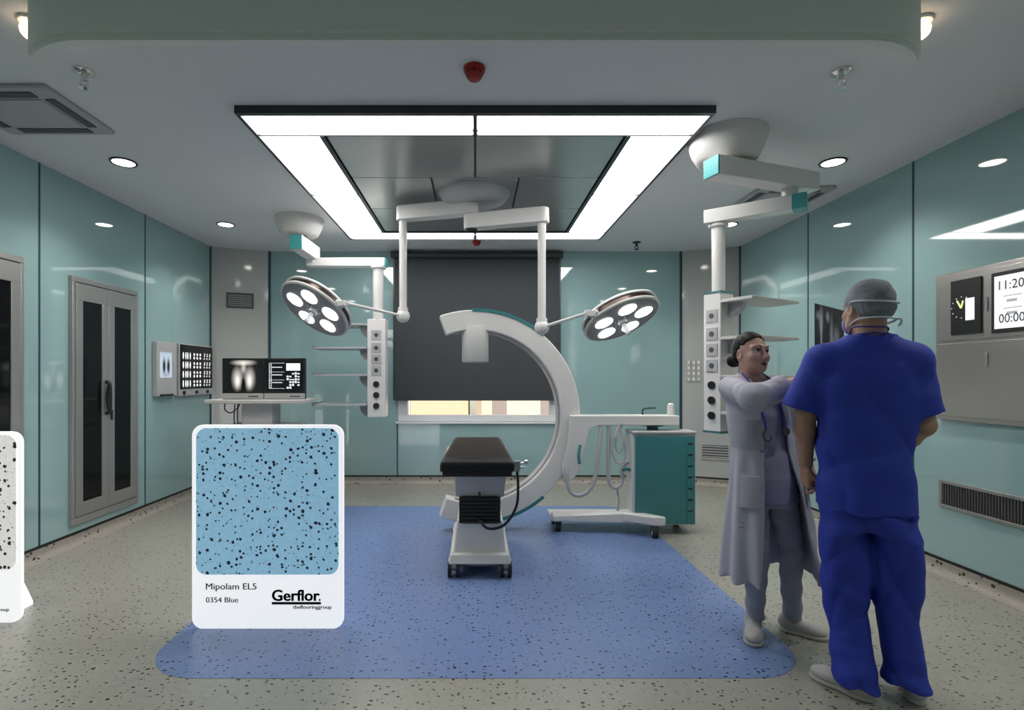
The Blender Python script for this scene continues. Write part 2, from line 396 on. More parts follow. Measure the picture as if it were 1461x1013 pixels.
for a, b2 in ((-LX+.022, -IX-q), (IX+q, LX-.022)):
    lp(a, b2, IY0, YM); lp(a, b2, YM, IY1)
e = .0055
ob('panel_joint', box(B(), (-LX+.02,IY0-e,z0-.006), (LX-.02,IY0+e,z0+.002)), 'dark_frame', t)
for sx in (-1, 1):
    for yy in (YM, IY1+.004):
        x0_, x1_ = sorted((sx*(LX-.02), sx*(IX+q))); ob('panel_joint', box(B(), (x0_,yy-e,z0-.006), (x1_,yy+e,z0+.002)), 'dark_frame', t)
rows = ((IY0, 4.11, (-IX+q, 0, IX-q)), (4.11, 4.87, (-IX+q, -.35, .35, IX-q)), (4.87, IY1-.014, (-IX+q, 0, IX-q)))
for a, b2, xs in rows:
    for x0, x1 in zip(xs, xs[1:]): ob('grille_panel', box(B(), (x0+.008, a+.006, z0+.004), (x1-.008, b2-.006, ZC-.003)), 'grille_panel', t, bev=.003)
bm = B(); box(bm, (-IX+q, IY0, ZC-.01), (IX-q, IY1, ZC-.002)); ob('backing', bm, 'darkgrey', t)

# downlights, detectors, sprinklers, air conditioners
def downlight(x, y, label):
    ld = bpy.data.lights.new('downlight_lamp', 'SPOT'); ld.energy = 34; ld.color = (1,.95,.87); ld.spot_size = math.radians(125); ld.spot_blend = .8; ld.shadow_soft_size = .07
    lo = bpy.data.objects.new('downlight_lamp', ld); C.objects.link(lo); lo.location = (x, y, ZC-.02)
    p = Vector((x, y, ZC)); t = thing('downlight', p, label, 'downlight', 'round ceiling downlights')
    bm = B(); lathe(bm, p, [(.072,0), (.09,0), (.092,-.006), (.088,-.012), (.076,-.01), (.07,-.002)]); ob('ring', bm, 'dark_frame', t)
    ob('lens', cyl(B(), p+Vector((0,0,-.008)), p+Vector((0,0,-.001)), .074), 'down_light', t)
downlight(-2.645, 3.88, 'round white downlight on the left side nearest the camera')
downlight(-2.645, 5.47, 'round white downlight far left beside the left pendant bowl')
downlight(2.69, 3.88, 'round white downlight right of the large pendant bowl')
downlight(2.69, 5.47, 'round white downlight half hidden behind the right pendant arm')
for x in (-2.645, 2.69):  # unseen extra downlights, added to light the front of the room
    for y in (2.29, .70, -.89): downlight(x, y, 'added round downlight, unseen beyond the frame, brightening the near part of the room')
def detector(x, y, r, label):
    p = Vector((x, y, ZC)); t = thing('smoke_detector', p, label, 'smoke detector', 'red ceiling detectors')
    bm = B(); lathe(bm, p, [(r,0), (r,-.25*r), (r*.92,-.42*r)]); ob('base', bm, 'red', t)
    bm = B(); lathe(bm, p, [(r*.78,-.42*r), (r*.74,-.8*r), (r*.55,-1.05*r), (r*.3,-1.1*r)]); ob('sensor_head', bm, 'red', t)
    bm = B()
    for k in range(8):
        a = 2*PI*k/8; d = Vector((math.cos(a), math.sin(a), 0)); beam(bm, p+d*r*.7+Vector((0,0,-.6*r)), p+d*r*.79+Vector((0,0,-.6*r)), .3*r, .14*r)
    ob('slot', bm, 'black', t)
detector(-.004, 2.70, .057, 'larger red smoke detector in front of the light field')
detector(.017, 6.16, .05, 'small red smoke detector above the dark blind')
def sprinkler(x, y, label, m='chrome'):
    p = Vector((x, y, ZC)); t = thing('sprinkler', p, label, 'sprinkler', 'ceiling fire sprinklers')
    bm = B(); lathe(bm, p, [(.048,0), (.05,-.006), (.03,-.016), (.016,-.018)]); ob('escutcheon', bm, m, t)
    bm = B(); cyl(bm, p+Vector((0,0,-.05)), p+Vector((0,0,-.015)), .013)
    for s in (-1, 1): tube(bm, [p+Vector((s*.012,0,-.045)), p+Vector((s*.02,0,-.062)), p+Vector((0,0,-.085))], .0045)
    ob('nozzle', bm, m, t)
    bm = B(); lathe(bm, p, [(.026,-.085), (.027,-.09), (.01,-.094)]); ob('deflector', bm, m, t)
sprinkler(-2.07, 2.73, 'chrome sprinkler on the left of the near ceiling')
sprinkler(1.936, 2.73, 'chrome sprinkler on the right of the near ceiling')
sprinkler(1.94, 6.2, 'tiny dark sprinkler near the back wall right of the blind', 'dark_frame')
def cassette(x0, x1, y0, y1, label):
    t = thing('ceiling_vent', ((x0+x1)/2, (y0+y1)/2, ZC), label, 'air conditioner', 'ceiling air cassettes')
    bm = B(); box(bm, (x0,y0,ZC-.025), (x1,y1,ZC)); ob('housing', bm, 'lightgrey', t, bev=.008)
    i = .17*(x1-x0); a = .06*(x1-x0)
    bm = B(); box(bm, (x0+i,y0+i,ZC-.034), (x1-i,y1-i,ZC-.02)); ob('intake_grille', bm, 'lightgrey', t, bev=.005)
    for lo, hi in (((x0+i,y0+a),(x1-i,y0+i-.02)), ((x0+i,y1-i+.02),(x1-i,y1-a)), ((x0+a,y0+i),(x0+i-.02,y1-i)), ((x1-i+.02,y0+i),(x1-a,y1-i))):
        ob('louvre', box(B(), (*lo, ZC-.03), (*hi, ZC-.021)), 'darkgrey', t)
cassette(-3.05, -2.37, 2.84, 3.40, 'square grey ceiling air vent at the left edge of the frame')
cassette(2.42, 3.06, 4.36, 4.94, 'square grey ceiling air vent behind the right pendant arm')

# ------------------------------------------------------------------ blind
bx0, bx1, bz0 = -1.03, 1.075, 1.087
t = thing('roller_blind', (.02, YB-.06, bz0), 'charcoal roller blind pulled nearly down over the window', 'blind')
bm = B(); prism(bm, [(bx0-.04, y, z) for y, z in [(YB-.10+.05*math.cos(a)*1.0+.0, 2.935+.045*math.sin(a)) for a in [2*PI*k/16 for k in range(16)]]], (bx1-bx0+.08,0,0)); ob('cassette', bm, 'blind_rail', t)
ob('fabric', box(B(), (bx0,YB-.062,bz0), (bx1,YB-.058,2.92)), 'blind', t)
ob('bottom_rail', box(B(), (bx0,YB-.068,bz0-.012), (bx1,YB-.052,bz0+.006)), 'blind_rail', t, bev=.003)
for x in (bx0-.02, bx1): ob('guide_rail', box(B(), (x,YB-.075,bz0), (x+.02,YB-.045,2.92)), 'blind_rail', t)

# outside
bm = B(); box(bm, (-40, YB+2, -5.2), (40, 60, -5)); gr = struct(ob('ground', bm, 'ground'), 'street level ground outside')
def house(x0, x1, y, z1, mt, label):
    t = thing('building', ((x0+x1)/2, y+2, -5), label, 'building', 'houses outside the window')
    ob('wall', box(B(), (x0,y,-5), (x1,y+5,z1)), mt, t)
    for i in range(int((x1-x0)/1.45)):
        for zz in (-1.9, .25, 2.4):
            x = x0+.5+i*1.45
            fr = ob('window', box(B(), (x-.04,y-.05,zz-.04), (x+.49,y+.05,zz+.84)), 'window_frame', t)
            ob('pane', box(B(), (x,y-.06,zz), (x+.45,y-.04,zz+.8)), 'win_out', fr)
    ob('cornice', box(B(), (x0-.1,y-.15,z1), (x1+.1,y+5.1,z1+.2)), 'facade2', t)
house(-4.2, -.2, 14, 5, 'facade', 'beige building on the left through the window strip')
house(.0, 4.4, 15.5, 6, 'facade2', 'cream building on the right through the window strip')

# ------------------------------------------------------------------ wall furniture
def vent(name_label, pts4, nrm, nslat, frame_m, slat_m, vertical=False, fw=.02):
    """pts4: lower-left, lower-right, upper-right, upper-left seen from the room"""
    a, b2, c, d = [Vector(p) for p in pts4]; n = Vector(nrm).normalized()
    t = thing('wall_vent', (a+b2)/2, name_label, 'vent', 'wall air grilles')
    u = (b2-a).normalized(); v = Vector((0,0,1)); w, h = (b2-a).length, (d-a).length
    def P(x, z, q): return a+u*x+v*z+n*q
    bm = B()
    for x0, x1, zz0, zz1 in ((0,w,0,fw), (0,w,h-fw,h), (0,fw,fw,h-fw), (w-fw,w,fw,h-fw)):
        prism(bm, [P(x0,zz0,.0), P(x1,zz0,0), P(x1,zz1,0), P(x0,zz1,0)], n*.014)
    ob('frame', bm, frame_m, t, bev=.003)
    bm = B(); prism(bm, [P(fw,fw,.0), P(w-fw,fw,0), P(w-fw,h-fw,0), P(fw,h-fw,0)], n*.003); ob('backing', bm, 'black', t)
    for k in range(nslat):
        bm = B()
        if vertical:
            x = fw+(w-2*fw)*(k+.5)/nslat; prism(bm, [P(x-.006,fw,.003), P(x+.006,fw,.003), P(x+.006,h-fw,.003), P(x-.006,h-fw,.003)], n*.009)
        else:
            z = fw+(h-2*fw)*(k+.5)/nslat; q = (h-2*fw)/nslat*.32; prism(bm, [P(fw,z-q,.003), P(w-fw,z-q,.003), P(w-fw,z+q,.008), P(fw,z+q,.008)], n*.006)
        ob('slat', bm, slat_m, t)
def on_ch(s, px, z):
    k = (px-CX)/F; p, q = Vector((s*HW, CHY)), Vector((s*CHX, YB)); d = q-p
    tt = (k*p.y-p.x)/(d.x-k*d.y); v = p+d*tt; return Vector((v.x, v.y, z))
def zat(p, y): return EYE-(y-CY)*p.y/F
nl, nr = (dn.x, dn.y, 0), (-dn.x, dn.y, 0)
def chvent(s, x0, x1, y0, y1, label, n, m1, m2):
    a, b2 = on_ch(s, x0, 0), on_ch(s, x1, 0); z1, zz = zat(a, y0), zat(a, y1)
    vent(label, [(a.x,a.y,zz), (b2.x,b2.y,zz), (b2.x,b2.y,z1), (a.x,a.y,z1)], nl if s < 0 else nr, n, m1, m2)
chvent(-1, 323, 362, 417, 439, 'dark louvred wall vent on the grey panel above the monitors', 6, 'darkgrey', 'grey')
chvent(1, 999, 1042, 632, 655, 'small louvred vent low on the grey panel left of the woman', 5, 'lightgrey', 'lightgrey')
a, b2 = on_right(1342, 0), Vector((HW, 2.45, 0))
vent('long dark slotted vent low on the right wall', [(HW,a.y,.47), (HW,b2.y,.47), (HW,b2.y,.66), (HW,a.y,.66)], (-1,0,0), 60, 'steel', 'darkgrey', True, .022)
# switch panel on right chamfer
t = thing('switch_panel', on_ch(1, 990, 1.35), 'pale wall switch plates left of the right pendant column', 'switch')
for x0 in (980, 987, 994):
    a, b2 = on_ch(1, x0, 0), on_ch(1, x0+5.5, 0); n = Vector(nr); z0_, z1_ = zat(a, 545), zat(a, 513)
    bm = B(); prism(bm, [(a.x,a.y,z0_), (b2.x,b2.y,z0_), (b2.x,b2.y,z1_), (a.x,a.y,z1_)], n*.012); p = ob('plate', bm, 'lightgrey', t, bev=.002)
    for k in range(4):
        zc = z0_+(z1_-z0_)*(k+.5)/4; c = (a+b2)/2; c.z = zc; u = (b2-a)*.3
        bm = B(); prism(bm, [c-u+Vector((0,0,-.018))+n*.012, c+u+Vector((0,0,-.018))+n*.012, c+u+Vector((0,0,.018))+n*.012, c-u+Vector((0,0,.018))+n*.012], n*.006); ob('button', bm, 'white', p)

# cabinets on left wall
def cabinet(ya, yb, zb_, zt, label):
    t = thing('wall_cabinet', (-HW, (ya+yb)/2, zb_), label, 'cabinet', 'glass door wall cabinets')
    X = -HW; D = .035; fr = .045
    bm = B(); box(bm, (X, ya, zt-fr), (X+D, yb, zt)); box(bm, (X, ya, zb_), (X+D, yb, zb_+fr*1.3)); box(bm, (X, ya, zb_+fr*1.3), (X+D, ya+.03, zt-fr)); box(bm, (X, yb-.03, zb_+fr*1.3), (X+D, yb, zt-fr))
    ob('body', bm, 'cab', t, bev=.004)
    ob('gap', box(B(), (X+.001, ya+.03, zb_+fr*1.3), (X+.01, yb-.03, zt-fr)), 'black', t)
    ym = (ya+yb)/2; z0_, z1_ = zb_+fr*1.3+.006, zt-fr-.008
    for a, b3, s in ((ya+.034, ym-.002, 1), (ym+.002, yb-.034, -1)):
        bm = B(); e = .075
        box(bm, (X+.01, a, z1_-.14), (X+D+.004, b3, z1_)); box(bm, (X+.01, a, z0_), (X+D+.004, b3, z0_+.11))
        box(bm, (X+.01, a, z0_+.11), (X+D+.004, a+e, z1_-.14)); box(bm, (X+.01, b3-e, z0_+.11), (X+D+.004, b3, z1_-.14))
        dr = ob('door', bm, 'cab', t, bev=.003)
        ob('glass', box(B(), (X+.012, a+e, z0_+.11), (X+.03, b3-e, z1_-.14)), 'glass_dark', dr)
        hy = ym-.035 if s > 0 else None
        if hy:
            bm = B(); h = [(X+D+.004+q, hy, z) for q, z in ((.0,1.06),(.03,1.08),(.036,1.2),(.03,1.32),(0,1.34))]
            tube(bm, h, .016, 12); ball(bm, (X+D+.030, hy, 1.2), .03, (.7,.75,4.3)); ob('handle', bm, 'black', dr)
        else: ob('lock', box(B(), (X+D+.004, ym+.02, 1.0), (X+D+.016, ym+.04, 1.09)), 'black', dr, bev=.003)
cabinet(4.17, 4.985, .17, 2.205, 'grey steel cabinet with two tall dark glass doors on the left wall')
cabinet(2.91, 3.725, .17, 2.245, 'steel glass-door cabinet cut off by the left edge of the frame')

# film viewer and scan display on the left wall
X = -HW
a, b2 = on_left(217, 487), on_left(246, 560)
t = thing('film_viewer', (X, (a.y+b2.y)/2, b2.z), 'narrow grey wall box showing one lit chest film', 'film viewer')
z0_, z1_ = 1.18, 1.745
ob('housing', box(B(), (X, a.y, z0_), (X+.05, b2.y, z1_)), 'lightgrey', t, bev=.006)
ya, yb = 5.30, 5.505; za, zb2 = 1.37, 1.64
bm = B(); box(bm, (X+.05, ya, za), (X+.054, yb, zb2))
ob('film', bm, xray_mat('chest_film', [(.5,.5,3,3,.95), (.5,1.02,.9,.12,-.3), (.33,.45,.2,.5,-1.2), (.69,.45,.2,.5,-1.2), (.5,.1,.06,.12,-.9)], .42, (.72,.85,1)), t, uv=((X, ya, za), (0, yb-ya, 0), (0,0,zb2-za)))
ob('switch', box(B(), (X+.05, 5.30, z0_+.0), (X+.085, 5.49, z0_+.022)), 'black', t, bev=.003)
a, b2 = on_left(248, 487), on_left(298, 555)
t = thing('scan_display', (X, (a.y+b2.y)/2, 1.2), 'black wall display with rows of glowing scan slices', 'display')
ya, yb, z0_, z1_ = a.y, b2.y-.03, 1.245, 1.75
ob('housing', box(B(), (X, ya, z0_-.075), (X+.06, yb, z1_)), 'lightgrey', t, bev=.005)
scr = ob('screen', box(B(), (X+.058, ya+.012, z0_), (X+.064, yb-.012, z1_-.012)), 'screen_black', t)
for k, q in enumerate((.12, .48, .82)):
    bm = B(); y = ya+(yb-ya)*q; cyl(bm, (X+.06, y, z0_-.04), (X+.075, y, z0_-.04), .02); ob('knob', bm, 'black', t)
random.seed(3)
for r_ in range(4):
    for c_ in range(3):
        y0_ = ya+.03+(yb-ya-.06)*c_/3; w = (yb-ya-.06)/3; zc = z0_+.05+(z1_-z0_-.09)*(3.5-r_-.4)/4+.0; h = (z1_-z0_)/4*.36
        bm = B()
        if c_ == 0:
            for k, sc in ((.18,.35), (.5,1), (.82,.35)):
                for q in ((-.6,.6) if k == .5 else (0,)): ball(bm, (X+.065, y0_+w*(k+q*.14), zc), h*.9, (.03,.32,1), 12)
        elif c_ == 1:
            for k in range(3):
                for j in (-.45, .45): ball(bm, (X+.065, y0_+w*(.2+.3*k), zc+j*h), h*.5, (.05,.75,.7), 12)
        else:
            for k in range(3):
                for j in (-.5, .2, .7): ball(bm, (X+.065, y0_+w*(.22+.28*k+.04*j), zc+j*h), h*.32, (.05,.9+.3*random.random(),.8), 10)
        ob('scan_slice', bm, ['screen_white','screen_white','screen_grey'][c_], scr)

# control panel on right wall
X = HW; y0c, y1c = 2.55, 3.647; z0_, z1_, zm = 1.085, 2.095, 1.63
t = thing('control_panel', (X, (y0c+y1c)/2, z0_), 'stainless steel wall control panel with clock and timer screen', 'control panel')
ob('frame', box(B(), (X-.035, y0c, z0_), (X, y1c, z1_)), 'steel', t, bev=.006)
ob('lower_panel', box(B(), (X-.042, y0c+.02, z0_+.03), (X-.034, y1c-.02, zm-.02)), 'steel', t, bev=.003)
ob('upper_panel', box(B(), (X-.042, y0c+.02, zm), (X-.034, y1c-.03, z1_-.03)), 'steel', t, bev=.003)
def on_right2(x): return Vector((HW, F*(HW-.054)/(x-CX), 0))
a, b2 = on_right2(1356), on_right2(1399)
fx = X-.042
ck = ob('clock', box(B(), (fx-.012, b2.y, 1.665), (fx, a.y, 2.03)), 'black', t, bev=.003)
cy_, cz_ = (a.y*.62+b2.y*.38), 1.845
bm = B()
for k in range(12):
    q = 2*PI*k/12; d = Vector((0, math.sin(q), math.cos(q))); c = Vector((fx-.0125, cy_, cz_)); ball(bm, c+d*.07, .0045, (.3,1,1), 8)
ob('hour_mark', bm, 'screen_grey', ck)
for ang, ln in ((.5, .06), (-.3, .05)):
    bm = B(); d = Vector((0, math.sin(ang), math.cos(ang))); c = Vector((fx-.0135, cy_, cz_-.005)); beam(bm, c, c+d*ln, .008, .008); ob('hand', bm, 'yellow_glow', ck)
ob('readout', box(B(), (fx-.0145, b2.y+.04, 1.755), (fx-.012, b2.y+.10, 1.90)), 'screen_soft', ck)
bm = B(); text_bm(bm, 'WORLD', (fx-.0125, a.y-.03, 1.965), (0,-1,0), (0,0,1), height=.008); bm.free()
a = on_right2(1414)
sc_ = ob('screen_bezel', box(B(), (fx-.012, 2.62, 1.655), (fx, a.y, 2.03)), 'black', t, bev=.003)
sy = a.y-.022
ob('screen', box(B(), (fx-.014, 2.64, 1.68), (fx-.011, sy, 2.005)), 'screen_soft', sc_)
U, V_ = (0,-1,0), (0,0,1)
bm = B(); text_bm(bm, '11:20:45', (fx-.0145, sy-.03, 1.918), U, V_, width=.235, height=.055); ob('digits', bm, 'ink', sc_); bm = B()
text_bm(bm, '00:00:00', (fx-.0145, sy-.03, 1.715), U, V_, width=.235, height=.055); ob('digits', bm, 'ink', sc_)
bm = B()
for i in range(2):
    for j in range(2):
        zc = 1.865-.075*j; yy = sy-.045-.16*i
        beam(bm, (fx-.0145, yy-.01, zc+.012), (fx-.0145, yy-.12, zc+.012), .002, .005); beam(bm, (fx-.0145, yy-.03, zc-.018), (fx-.0145, yy-.09, zc-.018), .002, .016)
ob('readings', bm, 'ink_faint', sc_)
for z, dy in ((1.80, .055), (1.45, .0)):
    ob('latch', box(B(), (fx-.008, a.y+.03, z), (fx, a.y+.045, z+.09)), 'grey', t, bev=.002)
# ------------------------------------------------------------------ pendants
def canopy(t, p, r, m='white_plastic'):
    bm = B(); lathe(bm, p, [(r,0), (r,-.012), (r*.985,-.03), (r*.9,-.1), (r*.76,-.165), (r*.66,-.18)]); ob('canopy', bm, m, t, ang=50)
    ob('shaft', cyl(B(), p+Vector((0,0,-.26)), p+Vector((0,0,-.17)), r*.3), 'black', t)
def capbeam(t, p0, p1, w, h, caps=(True, False), cl_=0):
    p0, p1 = Vector(p0), Vector(p1); d = (p1-p0).normalized()
    bm = B(); beam(bm, p0, p1, w, h); a = ob('arm', bm, 'white', t, bev=.006)
    for f, p, s in ((caps[0], p0, -1), (caps[1], p1, 1)):
        if f: bm = B(); beam(bm, p-d*s*cl_, p+d*s*.012, w*(.98 if cl_ == 0 else 1.03), h*(.98 if cl_ == 0 else 1.03)); ob('end_cap', bm, 'teal_cap', a, bev=.003)
    return a
def sockets(t, face, u, n, z_top, z_bot, w):
    """face: point on the axis of the front face (z ignored); u lateral, n outward"""
    u, n = Vector(u), Vector(n); H = z_top-z_bot
    for q in (.165, .295, .41, .525):
        c = Vector((face.x, face.y, z_top-H*q)); e = w*.27
        bm = B(); prism(bm, [c-u*e+Vector((0,0,-e)), c+u*e+Vector((0,0,-e)), c+u*e+Vector((0,0,e)), c-u*e+Vector((0,0,e))], n*.006)
        s = ob('socket', bm, 'lightgrey', t, bev=.002)
        bm = B(); cyl(bm, c+n*.004, c+n*.0085, e*.42, n=16); ob('hole', bm, 'darkgrey', s)
    for q in (.665, .775, .885):
        c = Vector((face.x, face.y, z_top-H*q))
        bm = B(); cyl(bm, c, c+n*.012, w*.17, n=20); ob('gas_outlet', bm, 'black', t)
# left pendant
p = Vector((-1.80, 5.28, ZC))
t = thing('equipment_pendant', p, 'white ceiling pendant with shelves behind the left surgical lamp', 'pendant', 'ceiling equipment pendants')
canopy(t, p, .245)
capbeam(t, (-1.765, 5.08, 2.71), (-1.745, 5.60, 2.71), .125, .145)
ob('pivot', cyl(B(), (-1.745, 5.53, 2.60), (-1.745, 5.53, 2.67), .055), 'white', t)
capbeam(t, (-1.80, 5.55, 2.607), (-.965, 5.55, 2.607), .12, .09, (False, True))
bm = B(); lathe(bm, (-1.045, 5.55, 0), [(.085,2.562), (.085,2.545), (.058,2.535), (.055,2.0)], n=28); ob('pole', bm, 'white', t)
zt, zb_ = 2.0, .95
cb = ob('column', box(B(), (-1.152, 5.50, zb_), (-.957, 5.66, zt)), 'white', t, bev=.008)
sockets(t, Vector((-1.055, 5.50, 0)), (1,0,0), (0,-1,0), zt, zb_, .196)
for z in (1.94, 1.69, 1.40, 1.085):
    s = ob('shelf', box(B(), (-1.72, 5.46, z-.012), (-1.152, 5.86, z+.008)), 'lightgrey', t, bev=.003)
    bm = B(); prism(bm, [(-1.152, 5.55, z-.012), (-1.25, 5.55, z-.012), (-1.23, 5.55, z-.075), (-1.19, 5.55, z-.125), (-1.152, 5.55, z-.125)], (0,.08,0)); ob('bracket', bm, 'grey', s)
    ob('rail', box(B(), (-1.725, 5.45, z-.012), (-1.715, 5.87, z+.02)), 'grey', s)
# right pendant
p = Vector((1.693, 3.47, ZC))
t = thing('equipment_pendant', p, 'large white ceiling pendant with shelves behind the woman', 'pendant', 'ceiling equipment pendants')
canopy(t, p, .25)
capbeam(t, (1.53, 3.33, 2.735), (2.36, 3.62, 2.735), .13, .125)
ob('pivot', cyl(B(), (2.17, 3.56, 2.60), (2.17, 3.56, 2.69), .05), 'white', t)
capbeam(t, (2.24, 3.50, 2.572), (1.73, 3.88, 2.572), .11, .10, (True, False), .075)
PX, PY = 1.815, 3.85
bm = B(); lathe(bm, (PX, PY, 0), [(.07,2.522), (.07,2.50), (.048,2.49), (.045,1.985)], n=28); ob('pole', bm, 'white', t)
zt, zb_ = 2.0, .98
nA, nB = Vector((-.87,-.493,0)), Vector((.493,-.87,0)); tA, tB = nB.copy(), -nA
c0 = Vector((PX, PY, 0)); wa, wb = .14, .15
def rb(c, a0, a1, b0, b1, z0_, z1_):     # box in the (tA,tB) frame
    bm = B(); prism(bm, [c+tA*a+tB*b_+Vector((0,0,z0_)) for a, b_ in ((a0,b0),(a1,b0),(a1,b1),(a0,b1))], (0,0,z1_-z0_)); return bm
ob('column', rb(c0, -wa/2, wa/2, -wb/2, wb/2, zb_, zt), 'white', t, bev=.006)
for z in (zt, zb_-.012): ob('trim_cap', rb(c0, -wa/2-.004, wa/2+.004, -wb/2-.004, wb/2+.004, z, z+.012), 'teal', t)
fc = c0-tB*wb/2
sockets(t, fc, tA, nA, zt, zb_, .17)
for z in (1.935, 1.665, 1.385, 1.12):
    s = ob('shelf', rb(c0, wa/2, wa/2+.24, -wb/2, .50, z-.012, z+.01), 'offwhite', t, bev=.003)
    bm = B(); q = c0+tA*(wa/2)+tB*.01; prism(bm, [q+Vector((0,0,z-.012)), q+tA*.12+Vector((0,0,z-.012)), q+tA*.09+Vector((0,0,z-.07)), q+tA*.04+Vector((0,0,z-.11)), q+Vector((0,0,z-.11))], tB*.05); ob('bracket', bm, 'lightgrey', s)

# surgical light with two lamps
hub = Vector((-.03, 4.48, ZC))
t = thing('surgical_light', hub, 'white twin surgical lamp hung from the middle of the light field', 'surgical lamp')
bm = B(); lathe(bm, hub+Vector((.02,0,-.03)), [(.31,0), (.31,-.012), (.27,-.06), (.2,-.085)]); ob('canopy', bm, 'lightgrey', t, ang=50)
ob('shaft', cyl(B(), hub+Vector((0,0,-.34)), hub+Vector((0,0,-.10)), .05), 'black', t)
def oval_arm(p0, p1, h, w):
    p0, p1 = Vector(p0), Vector(p1); d = p1-p0; a0 = math.atan2(d.y, d.x); pts = []
    for k in range(13): a = a0+PI/2+PI*k/12; pts.append(p0+Vector((math.cos(a)*w/2, math.sin(a)*w/2, -h/2)))
    for k in range(13): a = a0-PI/2+PI*k/12; pts.append(p1+Vector((math.cos(a)*w/2, math.sin(a)*w/2, -h/2)))
    bm = B(); prism(bm, pts, (0,0,h)); return ob('arm', bm, 'white', t, bev=.006)
LE, RE = Vector((-.65, 4.65, 2.85)), Vector((.555, 4.30, 2.725))
oval_arm(hub*1.0+Vector((0,0,-.147)), LE, .125, .12); oval_arm(hub+Vector((-.01,0,-.275)), RE, .125, .12)
LB, RB = Vector((-.65, 4.65, 1.93)), Vector((.555, 4.30, 1.795))
for a, b2 in ((LE, LB), (RE, RB)):
    ob('pole', cyl(B(), a+Vector((0,0,-.06)), b2, .034), 'white', t)
    bm = B(); ball(bm, b2, .062); cyl(bm, b2, b2+Vector((0,0,.075)), .045); ob('joint', bm, 'white', t)
def lamp(center, nrm, r, J, roll):
    c, n = Vector(center), Vector(nrm).normalized()
    ref = Vector((1,0,0)); e1 = (ref-n*ref.dot(n)).normalized(); e2 = n.cross(e1)
    bm = B(); lathe(bm, c, [(r*.80,-.085), (r*.93,-.08), (r*.985,-.068), (r,-.055), (r*.985,-.05)], n, 56); h = ob('lamp_head', bm, 'white', t, ang=50)
    bm = B(); lathe(bm, c, [(r*.95,-.052), (r*.955,-.012), (r*.95,-.01)], n, 56); ob('band', bm, 'bronze', h)
    bm = B(); lathe(bm, c, [(r*.95,-.014), (r*.985,-.012), (r,-.003), (r*.99,.008), (r*.955,.014), (r*.94,.012)], n, 56); ob('rim', bm, 'offwhite', h, ang=50)
    bm = B(); lathe(bm, c, [(r*.945,.0), (r*.945,.0135), (.01,.0145)], n, 56); ob('face', bm, 'lamp_face', h)
    for k in range(5):
        a = roll+2*PI*k/5; q = c+(e1*math.cos(a)+e2*math.sin(a))*r*.56; bm = B(); cyl(bm, q+n*.010, q+n*.0185, r*.225, n=36); ob('lens', bm, 'lens_light', h)
    bm = B(); cyl(bm, c+n*.012, c+n*.04, r*.14, r*.11)
    for k in range(8):
        a = 2*PI*k/8; d = e1*math.cos(a)+e2*math.sin(a); ball(bm, c+n*.018+d*r*.19, .007, n=8)
    cyl(bm, c+n*.04, c+n*.13, .017, .021); ball(bm, c+n*.13, .021, n=12); ob('handle', bm, 'lightgrey', h)
    J = Vector(J); d = n.cross(Vector((0,0,1))).normalized(); d = d if d.dot(J-c) > 0 else -d; k0 = c+d*r*.96-n*.03
    s = d.cross(n).normalized()
    bm = B(); cyl(bm, k0-s*.04, k0+s*.04, .02, n=16); beam(bm, k0, k0+d*.10, .05, .045); ob('yoke', bm, 'white', h, bev=.003)
    bm = B(); tube(bm, [k0+d*.09, k0+d*.09+(J-k0-d*.09)*.5, J], .013, 12, 4); ob('link_arm', bm, 'white', t)
lamp(at(449, 442, 4.42), (-.42, -.52, -.80), .325, LB, .25)
lamp(at(887, 456, 4.22), (.30, -.42, -.93), .32, RB, .35)

# ------------------------------------------------------------------ monitor cart + monitors
Ym = 5.2
t = thing('monitor_cart', (at(368, 600, Ym).x, Ym+.12, 0), 'off-white trolley carrying two monitors in the back left corner', 'trolley')
zs = 1.155; xL, xR = at(300, 0, Ym).x, at(438, 0, Ym).x
ob('top_shelf', box(B(), (xL, Ym-.12, zs-.04), (xR, Ym+.32, zs)), 'offwhite', t, bev=.008)
xa, xb = at(346, 0, Ym).x, at(390, 0, Ym).x
ob('column', box(B(), (xa, Ym-.02, .12), (xb, Ym+.2, zs-.04)), 'lightgrey', t, bev=.01)
z = EYE-(606-CY)*Ym/F
ob('lower_shelf', box(B(), (at(322,0,Ym).x, Ym-.14, z-.02), (at(422,0,Ym).x, Ym+.3, z)), 'offwhite', t, bev=.006)
ob('base', box(B(), (xL+.12, Ym-.15, .09), (xR-.12, Ym+.35, .15)), 'offwhite', t, bev=.01)
for x in (xL+.17, xR-.17):
    for y in (Ym-.1, Ym+.3): ob('caster', cyl(B(), (x-.015, y, .045), (x+.015, y, .045), .045), 'rubber', t, bev=.005)
bm = B()
tube(bm, [(xL+.1, Ym+.1, zs-.04), (xL+.11, Ym+.08, zs-.11), (xL+.18, Ym+.05, zs-.14), (xL+.26, Ym+.03, zs-.09), (xL+.3, Ym, zs-.04)], .006)
tube(bm, [(xL+.27, Ym+.02, zs-.04), (xL+.275, Ym, zs-.2), (xL+.30, Ym, zs-.36), (xL+.32, Ym, z+.005)], .006)
tube(bm, [(xL+.24, Ym+.02, zs-.04), (xL+.245, Ym-.01, zs-.2), (xL+.27, Ym-.02, zs-.36), (xL+.26, Ym, z+.005)], .006)
ob('cable', bm, 'darkgrey', t)
